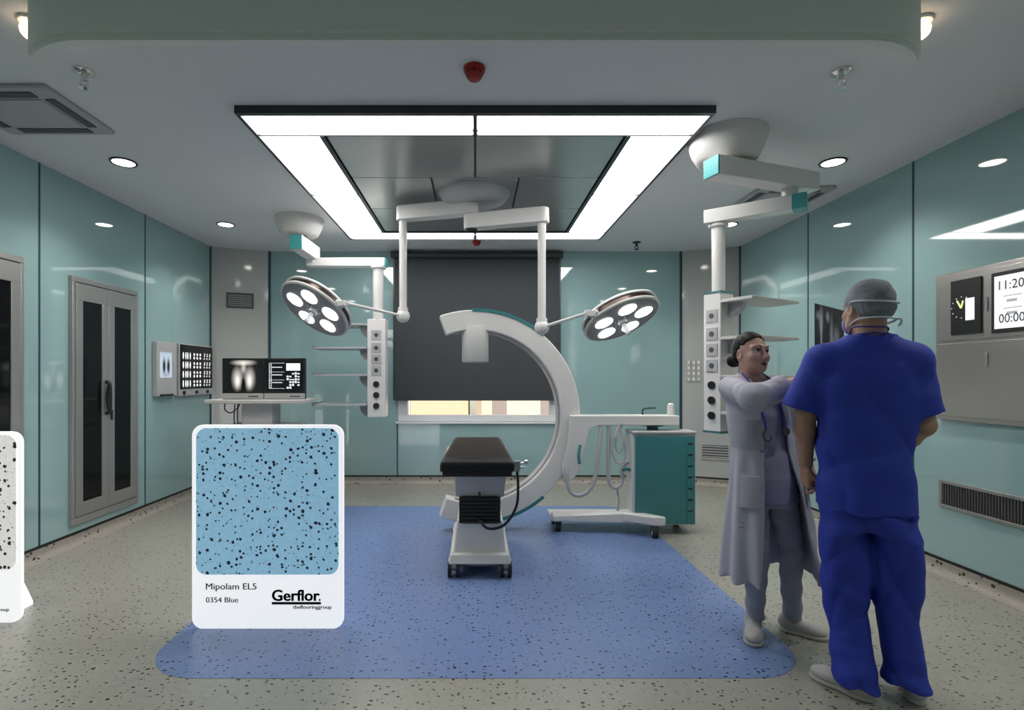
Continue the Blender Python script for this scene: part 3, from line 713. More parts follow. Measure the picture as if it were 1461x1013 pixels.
def monitor(x0, x1, label):
    a, b2 = at(x0, 511, Ym), at(x1, 566, Ym); t = thing('monitor', ((a.x+b2.x)/2, Ym+.05, zs), label, 'monitor', 'monitors on the trolley')
    ob('housing', box(B(), (a.x, Ym, zs+.0), (b2.x, Ym+.05, a.z)), 'black', t, bev=.005)
    ob('lower_bezel', box(B(), (a.x, Ym-.006, zs+.004), (b2.x, Ym+.02, zs+.06)), 'lightgrey', t, bev=.003)
    ob('logo', box(B(), (b2.x-.15, Ym-.0075, zs+.024), (b2.x-.05, Ym-.005, zs+.036)), 'darkgrey', t)
    return t, a.x+.02, b2.x-.02, zs+.075, a.z-.02
t1, x0, x1, z0_, z1_ = monitor(317, 376, 'left black monitor showing a glowing chest radiograph')
bm = B(); box(bm, (x0, Ym-.003, z0_), (x1, Ym+.001, z1_))
ob('screen', bm, xray_mat('monitor_film', [(.36,.42,.20,.48,.75), (.68,.42,.20,.48,.75), (.52,.92,.42,.13,.85), (.52,.75,.1,.25,.6), (.36,.3,.1,.3,.5), (.68,.3,.1,.3,.5), (.52,.25,.08,.3,-.3)], .5, (1,.95,.88), .004), t1, uv=((x0, 0, z0_), (x1-x0,0,0), (0,0,z1_-z0_)))
t2, x0, x1, z0_, z1_ = monitor(377, 435, 'right black monitor showing white tables of readings')
scr = ob('screen', box(B(), (x0, Ym-.003, z0_), (x1, Ym+.001, z1_)), 'screen_black', t2)
def R_(u0, u1, v0, v1, m_, bm=None):
    bb = bm or B(); box(bb, (x0+(x1-x0)*u0, Ym-.0045, z0_+(z1_-z0_)*v0), (x0+(x1-x0)*u1, Ym-.0025, z0_+(z1_-z0_)*v1))
    if bm is None: ob('readout', bb, m_, scr)
bm = B()
for v in (.1, .37, .62, .9): R_(.08, .5, v, v+.012, None, bm)
for u in (.08, .14): R_(u, u+.012, .1, .9, None, bm)
for k in range(12): R_(.085, .13, .13+k*.064, .155+k*.064, None, bm)
for v in (.28, .52, .76): R_(.16, .44, v, v+.03, None, bm)
ob('readout', bm, 'screen_grey', scr)
R_(.55, .93, .67, .9, 'screen_white')
bm = B(); random.seed(5)
for i in range(5):
    for j in range(6):
        if random.random() < .75: R_(.56+i*.074, .56+i*.074+.055, .1+j*.09, .1+j*.09+.035+.035*random.random(), None, bm)
ob('readout', bm, 'screen_soft', scr)

# ------------------------------------------------------------------ operating table
t = thing('operating_table', (.03, 4.0, 0), 'operating table with black padded top and white wheeled pedestal', 'operating table')
y0, y1, zt = 3.45, 4.72, .835
bm = B(); hw0, hw1, cx0, cx1 = .25, .222, .014, .02
def mring(inset, z): return [(cx0-hw0+inset, y0+inset, z), (cx0+hw0-inset, y0+inset, z), (cx1+hw1-inset, y1-inset, z), (cx1-hw1+inset, y1-inset, z)]
bm = B(); rings = [[bm.verts.new(p) for p in mring(i, z)] for i, z in ((.0, zt-.09), (.0, zt-.03), (.03, zt))]
for a, b2 in zip(rings, rings[1:]):
    for i in range(4): bm.faces.new((a[i], a[(i+1)%4], b2[(i+1)%4], b2[i]))
bm.faces.new(rings[0][::-1]); bm.faces.new(rings[-1]); ob('mattress', bm, 'mattress', t, bev=.014)
bm = B(); box(bm, (cx0-.235, y0+.015, zt-.125), (cx0+.235, y1-.03, zt-.088)); ob('tabletop', bm, 'black', t, bev=.006)
bm = B()
for s in (-1, 1): box(bm, (cx0+s*.252-.008, y0+.08, zt-.105), (cx0+s*.252+.008, y1-.12, zt-.075))
ob('side_rail', bm, 'chrome', t, bev=.002)
yc = 3.60
def cone_box(bm, x0, x1, X0, X1, ya, yb, Ya, Yb, z0_, z1_):
    lo = [(x0,ya,z0_), (x1,ya,z0_), (x1,yb,z0_), (x0,yb,z0_)]; hi = [(X0,Ya,z1_), (X1,Ya,z1_), (X1,Yb,z1_), (X0,Yb,z1_)]
    a = [bm.verts.new(p) for p in lo]; b2 = [bm.verts.new(p) for p in hi]
    bm.faces.new(a[::-1]); bm.faces.new(b2)
    for i in range(4): bm.faces.new((a[i], a[(i+1)%4], b2[(i+1)%4], b2[i]))
    return bm
def X_(px, Y): return (px-CX)*Y/F
ob('head_block', cone_box(B(), X_(650,yc), X_(719,yc), X_(648,yc), X_(722,yc), yc, yc+.5, yc-.03, yc+.55, .545, .712), 'lightgrey', t, bev=.008)
bm = B()
for k in range(7):
    z = .37+k*.026; box(bm, (X_(656,yc)-.004, yc-.034, z), (X_(713,yc)+.004, yc+.4, z+.018)); box(bm, (X_(659,yc), yc-.022, z-.006), (X_(710,yc), yc+.38, z+.026))
ob('bellows', bm, 'rubber', t, bev=.004)
ob('lever', cyl(B(), (.03, yc-.03, .55), (.03, yc-.04, .585), .008), 'black', t)
ob('pedestal', cone_box(B(), X_(646,yc), X_(722,yc), X_(652,yc), X_(718,yc), yc-.02, yc+.5, yc, yc+.42, .125, .38), 'white_plastic', t, bev=.012)
bm = B(); xa, xb = X_(640,3.55), X_(729,3.55)
cone_box(bm, xa, xb, xa+.01, xb-.01, 3.52, 4.35, 3.54, 4.33, .10, .165); ob('base', bm, 'white_plastic', t, bev=.01)
bm = B(); box(bm, (xa+.07, 3.60, .06), (xb-.07, 4.25, .101)); ob('undertray', bm, 'grey', t, bev=.004)
for x in (xa+.035, xb-.035):
    for y in (3.57, 4.28):
        bm = B(); box(bm, (x-.037, y-.03, .07), (x+.037, y+.03, .125)); fk = ob('caster', bm, 'white_plastic', t, bev=.005)
        for d in (-.028, .028): ob('wheel', cyl(B(), (x+d-.012, y, .06), (x+d+.012, y, .06), .06), 'rubber', fk, bev=.005)
        bm = B(); cyl(bm, (x-.044, y, .06), (x+.044, y, .06), .018, n=14); ob('hub', bm, 'lightgrey', fk)
ca = Vector((cx0+.275, 3.56, .77))
bm = B(); box(bm, (ca.x-.02, ca.y-.03, ca.z-.035), (ca.x+.02, ca.y+.03, ca.z+.035)); cl = ob('clamp', bm, 'grey', t, bev=.005)
bm = B(); cyl(bm, ca+Vector((.01,-.01,.01)), ca+Vector((.06,-.03,.03)), .009); ball(bm, ca+Vector((.06,-.03,.03)), .018, n=12); cyl(bm, ca, ca+Vector((.05,.02,-.02)), .008); ob('knob', bm, 'chrome', cl)
bm = B(); tube(bm, [ca+Vector((0,0,-.03)), ca+Vector((.005,-.02,-.15)), ca+Vector((-.01,-.03,-.28)), ca+Vector((-.09,-.03,-.40)), ca+Vector((-.2,-.03,-.425)), ca+Vector((-.26,.0,-.37)), ca+Vector((-.26,.06,-.35))], .0095); ob('cable', bm, 'black', t)

# ------------------------------------------------------------------ C-arm X-ray machine
Yc = 4.65
t = thing('x_ray_machine', (1.0, Yc, 0), 'white mobile c-arm x-ray machine with teal cabinet behind the table', 'x-ray machine')
cz, Ro, Ri, dp = EYE-(593-CY)*Yc/F, .945, .755, .17
cc = Vector((.0, Yc, cz)); rot = Matrix.Rotation(math.radians(5), 3, 'Z')
def arc(bm, r0, r1, y0_, y1_, a0, a1, n=64):
    R = []
    for k in range(n+1):
        a = math.radians(a0+(a1-a0)*k/n); ring = []
        for r_, y_ in ((r1,y0_), (r1,y1_), (r0,y1_), (r0,y0_)): ring.append(bm.verts.new(cc+rot@Vector((r_*math.cos(a), y_, r_*math.sin(a)))))
        R.append(ring)
    for p, q in zip(R, R[1:]):
        for k in range(4): bm.faces.new((p[k], p[(k+1)%4], q[(k+1)%4], q[k]))
    bm.faces.new(R[0][::-1]); bm.faces.new(R[-1]); return bm
ar = ob('c_arc', arc(B(), Ri+.01, Ro, -dp/2, dp/2, -110, 110), 'white', t, bev=.012)
ob('accent_strip', arc(B(), Ro-.016, Ro+.012, -dp/2-.010, -dp/2+.04, 50, 92, 30), 'teal', ar)
ob('accent_strip', arc(B(), Ro-.016, Ro+.012, -dp/2-.010, -dp/2+.04, -80, -50, 24), 'teal', ar)
ob('inner_track', arc(B(), Ri-.006, Ri+.012, -dp*.28, dp*.28, -104, 104), 'lightgrey', ar)
bm = B(); lathe(bm, (0, Yc, 0), [(.112,1.513), (.12,1.52), (.12,1.83), (.118,1.835)], n=40); ob('detector_drum', bm, 'white_plastic', t, ang=50)
bm = B(); lathe(bm, (0, Yc, 0), [(.10,.27), (.13,.25), (.13,.20), (.10,.17)], n=32); ob('x_ray_tube', bm, 'white_plastic', t, ang=50)
# carriage + horizontal arm
z0_, z1_ = EYE-(605-CY)*Yc/F, EYE-(593-CY)*Yc/F
bm = B(); prism(bm, [(X_(x,Yc), Yc-.075, EYE-(y-CY)*Yc/F) for x, y in ((812,592),(965,592),(965,606),(850,606),(838,612),(824,672),(806,690),(800,664),(808,636))], (0,.15,0)); ob('support_arm', bm, 'white', t, bev=.008)
bm = B(); box(bm, (X_(865,Yc), Yc-.06, z1_), (X_(958,Yc), Yc+.06, z1_+.008)); ob('arm_cover', bm, 'white_plastic', t, bev=.003)
x = X_(957, Yc); bm = B(); lathe(bm, (x, Yc, 0), [(.03,z1_-.06), (.032,z1_+.06), (.028,z1_+.10), (.015,z1_+.112)], n=24); ob('brake_knob', bm, 'white', t)
bm = B(); tube(bm, [(X_(917,Yc), Yc, z1_), (X_(917,Yc), Yc, z1_+.05), (X_(922,Yc), Yc, z1_+.065), (X_(935,Yc), Yc, z1_+.07)], .008); ob('teal_handle', bm, 'teal_dark', t)
bm = B(); tube(bm, [(X_(829,4.5), 4.54, .78), (X_(826,4.5), 4.51, .70), (X_(827,4.5), 4.51, .62)], .014); ob('lock_lever', bm, 'teal', t)
# cabinet
ya, yb = 4.50, 4.70; xa, xb = X_(905,ya), X_(992,ya); z0c, z1c = .084, .885
ob('cabinet', box(B(), (xa-.015, ya+.015, z0c), (xb+.01, yb, z1c)), 'white_plastic', t, bev=.008)
fp = ob('front_panel', box(B(), (xa+.01, ya, z0c+.01), (xb-.075, ya+.02, z1c-.02)), 'teal', t, bev=.004)
sp_ = ob('vent_strip', box(B(), (xb-.073, ya, z0c+.01), (xb, ya+.02, z1c-.02)), 'teal', t, bev=.004)
for k in range(7):
    z = .205+k*.098; ob('slot', box(B(), (xb-.065, ya-.003, z), (xb-.025, ya+.004, z+.012)), 'black', sp_)
ob('cabinet_top', box(B(), (xa-.02, ya-.005, z1c), (xb+.015, yb+.005, z1c+.02)), 'lightgrey', t, bev=.005)
xm = X_(932, Yc); bm = B(); lathe(bm, (xm, Yc+.02, 0), [(.05,z1c+.02), (.05,z1c+.05), (.10,z1c+.06), (.10,z0_-.015), (.07,z0_)], n=28); ob('lift_column', bm, 'teal_dark', t, ang=50)
bm = B(); cyl(bm, (xa-.015, 4.56, .56), (xa-.07, 4.55, .57), .016); ball(bm, (xa-.075, 4.55, .57), .022, n=12); ob('side_knob', bm, 'teal', t)
# base legs and casters
c1, c2 = Vector((X_(796,4.62), 4.62, 0)), Vector((X_(934,4.42), 4.42, 0))
bm = B(); prism(bm, [(c1.x-.06, 4.56, .10), (c1.x-.05, 4.56, .155), (xa+.08, 4.50, .20), (xa+.12, 4.5, .10)], (0,.14,0)); ob('base_leg', bm, 'white', t, bev=.012)
bm = B(); prism(bm, [(xa-.12, 4.53, .11), (xa+.08, 4.53, .11), (c2.x+.09, 4.38, .11), (c2.x-.02, 4.38, .11)], (0,0,.085)); ob('base_leg', bm, 'white', t, bev=.016)
bm = B(); box(bm, (xa, 4.55, .08), (xb, 4.86, .11)); ob('base_plate', bm, 'lightgrey', t, bev=.006)
for c in (c1, c2, Vector((c1.x, 4.85, 0)), Vector((xb-.05, 4.80, 0))):
    bm = B(); box(bm, (c.x-.03, c.y-.03, .07), (c.x+.03, c.y+.03, .115)); k_ = ob('caster', bm, 'darkgrey', t, bev=.005)
    ob('wheel', cyl(B(), (c.x-.022, c.y, .047), (c.x+.022, c.y, .047), .047), 'rubber', k_, bev=.006)
    ob('hub', cyl(B(), (c.x-.025, c.y, .047), (c.x+.025, c.y, .047), .02), 'lightgrey', k_)
bm = B(); box(bm, (c1.x-.06, 4.66, .10), (xa+.1, 4.89, .13)); ob('base_plate', bm, 'white_plastic', t, bev=.01)
# hoses
def hose(pts, r_, m_, Y): bm = B(); tube(bm, [at(x, y, Y+d) for x, y, d in pts], r_); ob('hose', bm, m_, t)
hose([(857,605,0), (856,625,-.02), (853,655,-.05), (848,685,-.06), (838,702,-.06), (824,707,-.06), (813,700,-.06), (809,682,-.05), (808,668,-.02)], .018, 'lightgrey', 4.6)
hose([(869,606,0), (868,640,-.02), (868,672,-.04), (870,690,-.04), (878,696,-.04), (887,688,-.03), (889,665,0), (904,655,.03)], .018, 'lightgrey', 4.6)
hose([(884,605,0), (878,620,-.03), (873,640,-.03), (880,660,-.03), (892,655,-.03), (891,630,-.02), (882,608,0)], .009, 'lightgrey', 4.58)
hose([(886,605,0), (889,625,-.05), (886,645,-.05), (879,640,-.05), (880,620,-.05), (884,606,0)], .008, 'lightgrey', 4.6)
hose([(880,696,-.02), (883,715,-.02), (882,730,0), (896,742,.03)], .010, 'lightgrey', 4.6)

# ------------------------------------------------------------------ overlay graphic cards, added as standing boards with their own glow
def board(x0, x1, Y, h, samp, label, words, right_only=False):
    t = thing('overlay_card', ((x0+x1)/2, Y, 0), label, 'overlay card', 'overlay cards added as standing panels')
    w = .827; u = (x1-x0)/w
    out = [(x, Y, z) for x, z in rrect(x0, x1, 0, h, .06)]
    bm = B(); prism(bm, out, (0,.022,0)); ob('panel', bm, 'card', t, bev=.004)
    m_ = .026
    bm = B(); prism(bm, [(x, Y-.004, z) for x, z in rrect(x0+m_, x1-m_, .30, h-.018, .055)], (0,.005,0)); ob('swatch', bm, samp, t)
    for x in (x0+.15, x1-.15):
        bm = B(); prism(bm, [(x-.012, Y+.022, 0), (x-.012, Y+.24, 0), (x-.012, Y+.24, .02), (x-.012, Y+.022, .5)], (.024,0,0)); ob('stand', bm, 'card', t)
    k = Y/F
    def tx(s, lx, by, wpx, hpx, bold=0, dup=0): text_bm(bm, s, (x1-(490-lx)*2.83/F, Y-.0015, h-(by-607)*2.83/F), (1,0,0), (0,0,1), width=wpx*2.83/F, height=hpx*2.83/F, bold=bold, dup=dup)
    if not right_only:
        bm = B(); tx('Mipolam EL5', 294, 841.5, 72, 9, 0, .0016); ob('lettering', bm, 'ink_grey', t); bm = B(); tx('0354 Blue', 294, 860, 46, 7.5, 0, .0014); ob('lettering', bm, 'ink_grey', t)
    bm = B(); tx('Gerflor', 388, 857.5, 68, 15.5, .018, .0028); tx('.', 455, 857.5, 2.6, 15, .02); tx('theflooringgroup', 418, 869, 55, 5, .012, .001)
    xx = lambda p: x1-(490-p)*2.83/F
    zz = lambda p: h-(p-607)*2.83/F
    box(bm, (xx(388), Y-.003, zz(863)), (xx(458), Y+.001, zz(859.6))); ob('logo', bm, 'ink', t)
board(at(273.5,0,2.83).x, at(490,0,2.83).x, 2.83, 1.12, 'sample_blue', 'large white overlay card with a blue speckled flooring swatch, added as a glowing board standing on the floor', None)
xr = at(30,0,2.9).x
board(xr-.68, xr, 2.9, 1.075, 'sample_grey', 'white overlay card with a pale grey speckled flooring swatch, added as a glowing board at the left edge', None, True)

# ------------------------------------------------------------------ people: smooth solid modelling on a grid
class Vol:
    def __init__(s, lo, hi, h):
        s.lo = np.array(lo, float); s.h = h; s.n = np.ceil((np.array(hi)-s.lo)/h).astype(int)+1
        s.D = np.full(s.n, 1.0, np.float32)
    def sl(s, lo, hi, pad):
        i0 = np.maximum(np.floor((np.array(lo)-pad-s.lo)/s.h).astype(int), 0); i1 = np.minimum(np.ceil((np.array(hi)+pad-s.lo)/s.h).astype(int)+1, s.n)
        ax = [(s.lo[k]+s.h*np.arange(i0[k], max(i1[k], i0[k]))).astype(np.float32) for k in range(3)]
        return tuple(slice(a, max(b, a)) for a, b in zip(i0, i1)), ax[0][:,None,None], ax[1][None,:,None], ax[2][None,None,:]
    def put(s, f, lo, hi, k=.02, sub=False):
        q, X, Y, Z = s.sl(lo, hi, k+3*s.h); A = s.D[q]
        if A.size == 0: return
        V = f(X, Y, Z).astype(np.float32)
        if sub: A, V = -A, V
        if k > 0:
            h = np.maximum(k-np.abs(A-V), 0)/k; R = np.minimum(A, V)-h*h*k*.25
        else: R = np.minimum(A, V)
        s.D[q] = -R if sub else R
    def cone(s, p0, p1, r0, r1, k=.02, cut=False, cut0=False, sub=False):
        p0, p1 = np.array(p0, float), np.array(p1, float); ab = p1-p0; L2 = ab@ab; u = ab/math.sqrt(L2); m = max(r0, r1)
        def f(X, Y, Z):
            x, y, z = X-p0[0], Y-p0[1], Z-p0[2]; tt = (x*ab[0]+y*ab[1]+z*ab[2])/L2; t = np.clip(tt, 0, 1)
            d = np.sqrt((x-t*ab[0])**2+(y-t*ab[1])**2+(z-t*ab[2])**2)-(r0+t*(r1-r0))
            if cut: d = np.maximum(d, (tt-1)*math.sqrt(L2))
            if cut0: d = np.maximum(d, -tt*math.sqrt(L2))
            return d
        s.put(f, np.minimum(p0, p1)-m, np.maximum(p0, p1)+m, k, sub)
    def ell(s, c, r, k=.02, R=None, sub=False):
        c, r = np.array(c, float), np.array(r, float); m = r.max() if R is not None else r
        def f(X, Y, Z):
            x, y, z = X-c[0], Y-c[1], Z-c[2]
            if R is not None: x, y, z = R[0][0]*x+R[1][0]*y+R[2][0]*z, R[0][1]*x+R[1][1]*y+R[2][1]*z, R[0][2]*x+R[1][2]*y+R[2][2]*z
            k0 = np.sqrt((x/r[0])**2+(y/r[1])**2+(z/r[2])**2); k1 = np.sqrt((x/r[0]**2)**2+(y/r[1]**2)**2+(z/r[2]**2)**2)+1e-6
            return k0*(k0-1)/k1
        s.put(f, c-m, c+m, k, sub)
    def loft(s, rows, k=.02, e=2.3, sub=False):
        """rows: (z, cx, cy, a, b) ascending z, flat ends"""
        T = np.array(rows, float)
        def f(X, Y, Z):
            z = np.clip(Z, T[0,0], T[-1,0]); cx, cy, a, b = [np.interp(z, T[:,0], T[:,i]) for i in (1,2,3,4)]
            q = ((np.abs((X-cx)/a)**e+np.abs((Y-cy)/b)**e)**(1/e)-1)*np.minimum(a, b)
            return np.maximum(q, np.maximum(T[0,0]-Z, Z-T[-1,0]))
        s.put(f, (min(T[:,1]-T[:,3]), min(T[:,2]-T[:,4]), T[0,0]), (max(T[:,1]+T[:,3]), max(T[:,2]+T[:,4]), T[-1,0]), k, sub)
    def grid(s):
        ax = [(s.lo[k]+s.h*np.arange(s.n[k])).astype(np.float32) for k in range(3)]; return ax[0][:,None,None], ax[1][None,:,None], ax[2][None,None,:]
    def mesh(s):
        D = s.D; D = np.pad(D, 1, constant_values=1.0); n = np.array(D.shape); ins = D < 0
        cnt = np.zeros(n-1, np.uint8)
        for a in (0,1):
            for b in (0,1):
                for c in (0,1): cnt += ins[a:n[0]-1+a, b:n[1]-1+b, c:n[2]-1+c]
        act = (cnt > 0) & (cnt < 8); I, J, K = np.nonzero(act); idx = np.full(n-1, -1, np.int32); idx[I,J,K] = np.arange(len(I))
        P = np.zeros((len(I), 3)); W = np.zeros(len(I)); cor = [(a,b,c) for a in (0,1) for b in (0,1) for c in (0,1)]
        for p in cor:
            for ax in range(3):
                if p[ax]: continue
                q = list(p); q[ax] = 1
                d0 = D[I+p[0],J+p[1],K+p[2]]; d1 = D[I+q[0],J+q[1],K+q[2]]; m = (d0 < 0) != (d1 < 0)
                t = np.where(m, d0/np.where(m, d0-d1, 1), 0); v = np.array(p, float)[None]+np.zeros((len(I),1)); v[:,ax] += t
                P += v*m[:,None]; W += m
        P = P/W[:,None]+np.stack([I,J,K], 1)-1; V = s.lo+P*s.h; Q = []
        for ax in range(3):
            u, w = (ax+1)%3, (ax+2)%3; A = [slice(None)]*3; Bq = [slice(None)]*3; A[ax] = slice(0,-1); Bq[ax] = slice(1,None)
            i0, i1 = ins[tuple(A)], ins[tuple(Bq)]; ch = np.stack(np.nonzero(i0 != i1), 1)
            fl = i0[ch[:,0],ch[:,1],ch[:,2]]; f4 = []
            for du, dw in ((0,0),(1,0),(1,1),(0,1)):
                c = ch.copy(); c[:,u] -= du; c[:,w] -= dw; f4.append(idx[c[:,0],c[:,1],c[:,2]])
            q = np.stack(f4, 1); q[~fl] = q[~fl][:, ::-1]; Q.append(q)
        Q = np.concatenate(Q); return V, Q
    def obj(s, name, mats, parent, smooth=2, pick=None):
        V, Q = s.mesh()
        E = np.concatenate([Q[:,[0,1]], Q[:,[1,2]], Q[:,[2,3]], Q[:,[3,0]]])
        for it in range(smooth):
            for lam in (.5, -.52):
                S = np.zeros_like(V); c = np.zeros(len(V))
                for a, b in ((0,1),(1,0)): np.add.at(S, E[:,a], V[E[:,b]]); np.add.at(c, E[:,a], 1)
                V = V+lam*(S/c[:,None]-V)
        me = bpy.data.meshes.new(name); me.vertices.add(len(V)); me.vertices.foreach_set('co', V.astype(np.float32).ravel())
        me.loops.add(Q.size); me.loops.foreach_set('vertex_index', Q.astype(np.int32).ravel())
        me.polygons.add(len(Q)); me.polygons.foreach_set('loop_start', np.arange(0, Q.size, 4, dtype=np.int32)); me.polygons.foreach_set('loop_total', np.full(len(Q), 4, np.int32))
        for m_ in (mats if isinstance(mats, list) else [mats]): me.materials.append(M[m_])
        if pick is not None: me.polygons.foreach_set('material_index', pick(V[Q].mean(1)).astype(np.int32))
        me.update(calc_edges=True); me.validate(); me.polygons.foreach_set('use_smooth', [True]*len(me.polygons))
        return link(name, me, parent)
def lob(name, bm, m, parent):        # part given in the person's own frame
    me = bpy.data.meshes.new(name); bmesh.ops.recalc_face_normals(bm, faces=bm.faces); bm.to_mesh(me); bm.free(); me.materials.append(M[m])
    me.polygons.foreach_set('use_smooth', [True]*len(me.polygons)); me.set_sharp_from_angle(angle=math.radians(50)); return link(name, me, parent)

def rotm(yaw=0, pitch=0, roll=0): return np.array((Matrix.Rotation(yaw,3,'Z') @ Matrix.Rotation(pitch,3,'X') @ Matrix.Rotation(roll,3,'Y')))
class Head:
    def __init__(s, c, R, sc=1): s.c, s.R, s.s = np.array(c, float), R, sc
    def p(s, x, y, z): return s.c+s.R@(np.array((x,y,z))*s.s)
    def inv(s, V): return ((V-s.c)@s.R)/s.s
    def ell(s, v, c, r, k=.015, sub=False): v.ell(s.p(*c), np.array(r)*s.s, k, s.R, sub)
    def cone(s, v, a, b, r0, r1, k=.015, sub=False): v.cone(s.p(*a), s.p(*b), r0*s.s, r1*s.s, k, sub=sub)
    def build(s, v, fem, neck_end, nr):
        s.ell(v, (0,-.014,.035), (.073,.094,.086), .02); s.ell(v, (0,.026,-.025), (.060,.064,.085), .03)
        s.ell(v, (0,.040,-.075), (.044 if fem else .050,.042,.036), .03); s.ell(v, (0,.074,-.097), (.019,.015,.014), .022)
        for q in (-1, 1):
            s.cone(v, (q*.058,-.005,-.03), (q*.040,.04,-.078), .016, .014, .03)
            s.ell(v, (q*.040,.060,-.026), (.024,.022,.022), .025); s.cone(v, (q*.014,.085,.030), (q*.05,.066,.028), .010, .009, .016)
        for q in (-1, 1): s.ell(v, (q*.031,.091,.008), (.017,.013,.010), .012, True)
        s.cone(v, (0,.083,.020), (0,.104,-.026), .0075, .0105, .012); s.ell(v, (0,.108,-.030), (.0105,.0105,.009), .008)
        for q in (-1, 1): s.ell(v, (q*.012,.098,-.034), (.008,.010,.0075), .006)
        s.ell(v, (0,.080,-.066), (.027,.013,.020), .015)
        s.cone(v, (-.019,.0865,-.0625), (0,.0945,-.0600), .0042, .0058, .006); s.cone(v, (.019,.0865,-.0625), (0,.0945,-.0600), .0042, .0058, .006)
        s.cone(v, (-.017,.0855,-.0685), (0,.0925,-.0735), .0042, .0066, .006); s.cone(v, (.017,.0855,-.0685), (0,.0925,-.0735), .0042, .0066, .006)
        if fem: s.ell(v, (0,.0955,-.0665), (.0125,.008,.0032), .003, True)
        for q in (-1, 1):
            s.ell(v, (q*.074,-.006,-.008), (.010,.019,.031), .008); s.ell(v, (q*.0815,-.002,-.006), (.006,.011,.019), .006, True)
        v.cone(s.p(0,-.022,-.05), neck_end, nr, nr*1.06, .03)
    def face(s, root, fem):
        for q in (-1, 1):
            bm = B(); ball(bm, s.p(q*.031,.0765,.008), .0125*s.s, n=16); lob('eye', bm, 'eye_white', root)
            bm = B(); ball(bm, s.p(q*.031+.002,.0835,.008), .0068*s.s, n=14); lob('iris', bm, 'iris', root)
            bm = B(); tube(bm, [s.p(q*.017,.0868,.010), s.p(q*.03,.0915,.0165), s.p(q*.046,.079,.010)], .0024*s.s, 6); lob('eyelashes', bm, 'hair', root)
            bm = B(); tube(bm, [s.p(q*.014,.0955,.030), s.p(q*.032,.0925,.0375), s.p(q*.053,.073,.031)], lambda t: (.0022 if fem else .0034)*s.s*(1-.5*t), 8); lob('eyebrow', bm, 'hair', root)
def hand(v, w, d, n, side, sc=1, curl=(.3,.4,.3), spread=.006, thumb=(.6,.6,.35)):
    """w wrist, d finger direction, n palm-side normal, side=+1/-1 thumb side = side*cross(d,n)"""
    w, d, n = np.array(w, float), np.array(d, float), np.array(n, float); d /= np.linalg.norm(d); n -= d*(n@d); n /= np.linalg.norm(n); sd = np.cross(d, n)*side
    v.ell(w+d*.052*sc, np.array((.040,.054,.0165))*sc, .012, np.stack([sd, d, n], 1)); v.cone(w-d*.02, w+d*.03, .025*sc, .022*sc, .015)
    for i, (o, L, r) in enumerate(((.029,.074,.0092), (.0095,.083,.0095), (-.0105,.077,.009), (-.029,.060,.008))):
        p = w+d*(.094-.05*abs(o)-.006*(i == 3))*sc+sd*o*sc; ang = 0; v.cone(w+d*.05*sc+sd*o*.8*sc, p, .011*sc, r*1.08*sc, .008)
        for f, c, rr in ((.45,curl[0],.96), (.31,curl[1],.88), (.24,curl[2],.78)):
            ang += c*(1+.08*i); q = p+(d*math.cos(ang)+n*math.sin(ang)+sd*o*spread/.03*.8)*L*f*sc; v.cone(p, q, r*sc*(rr+.04), r*sc*rr, .004); p = q
    p = w+d*.022*sc+sd*.028*sc; a, b, c = thumb; t = d*a+sd*b+n*c; t /= np.linalg.norm(t); q = p+t*.042*sc
    v.cone(p, q, .0135*sc, .0108*sc, .012); t2 = d*.85+n*(c+.25)+sd*.1*b; t2 /= np.linalg.norm(t2); v.cone(q, q+t2*.034*sc, .0105*sc, .0085*sc, .006)
class Pose:
    def __init__(s, name, loc, yaw, label):
        s.root = thing(name, loc, label, 'person', None, yaw); s.loc = np.array(loc, float); s.Rw = np.array(Matrix.Rotation(yaw, 3, 'Z'))
    def L(s, p): return (np.array(p, float)-s.loc)@s.Rw          # world -> own frame
    def W(s, p): return s.loc+s.Rw@np.array(p, float)
def shoe(P, heel, toe, name='shoe'):
    h, t_ = P.L((*heel, 0)), P.L((*toe, 0)); d = t_-h; Ln = np.linalg.norm(d[:2]); d /= Ln; sd = np.array((-d[1], d[0], 0)); R = np.stack([sd, d, np.array((0,0,1.))], 1)
    lo = np.minimum(h, t_)-.1; hi = np.maximum(h, t_)+.1; lo[2], hi[2] = -.005, .16
    def at_(f, z, o=0): return h+d*Ln*f+sd*o+np.array((0,0,z))
    v = Vol(lo, hi, .004)
    v.ell(at_(.20,.045), (.036,.052,.048), .02, R); v.ell(at_(.50,.040), (.040,.075,.036), .03, R); v.ell(at_(.76,.034), (.046,.062,.030), .03, R)
    v.cone(at_(.17,.06), at_(.24,.105), .036, .037, .03, cut=True)
    v.ell(at_(.24,.125), (.028,.033,.03), .01, R, sub=True)
    _, X, Y, Z = v.sl(lo, hi, 1); v.D = np.maximum(v.D, (.008-v.grid()[2])).astype(np.float32)
    o = v.obj(name, 'shoe', P.root)
    s_ = Vol(lo, hi, .004); s_.loft([(0,0,0,1,1),(.001,0,0,1,1)]) if False else None
    s_.ell(at_(.22,.012), (.037,.055,.03), .01, R); s_.ell(at_(.52,.012), (.038,.085,.028), .03, R); s_.ell(at_(.77,.012), (.047,.063,.028), .03, R)
    Z = s_.grid()[2]; s_.D = np.maximum(s_.D, np.maximum(.001-Z, Z-.02)).astype(np.float32); s_.obj('sole', 'sole', o, 1)
    bm = B()
    for f in (.40, .48, .56): tube(bm, [at_(f,.070-.10*(f-.40),-.018), at_(f+.015,.083-.13*(f-.40),0), at_(f,.070-.10*(f-.40),.018)], .004, 6)
    lob('laces', bm, 'shoe', o)
def folds(v, amp, f):
    X, Y, Z = v.grid(); v.D += (amp*f(X, Y, Z)).astype(np.float32)
sin, cos = np.sin, np.cos

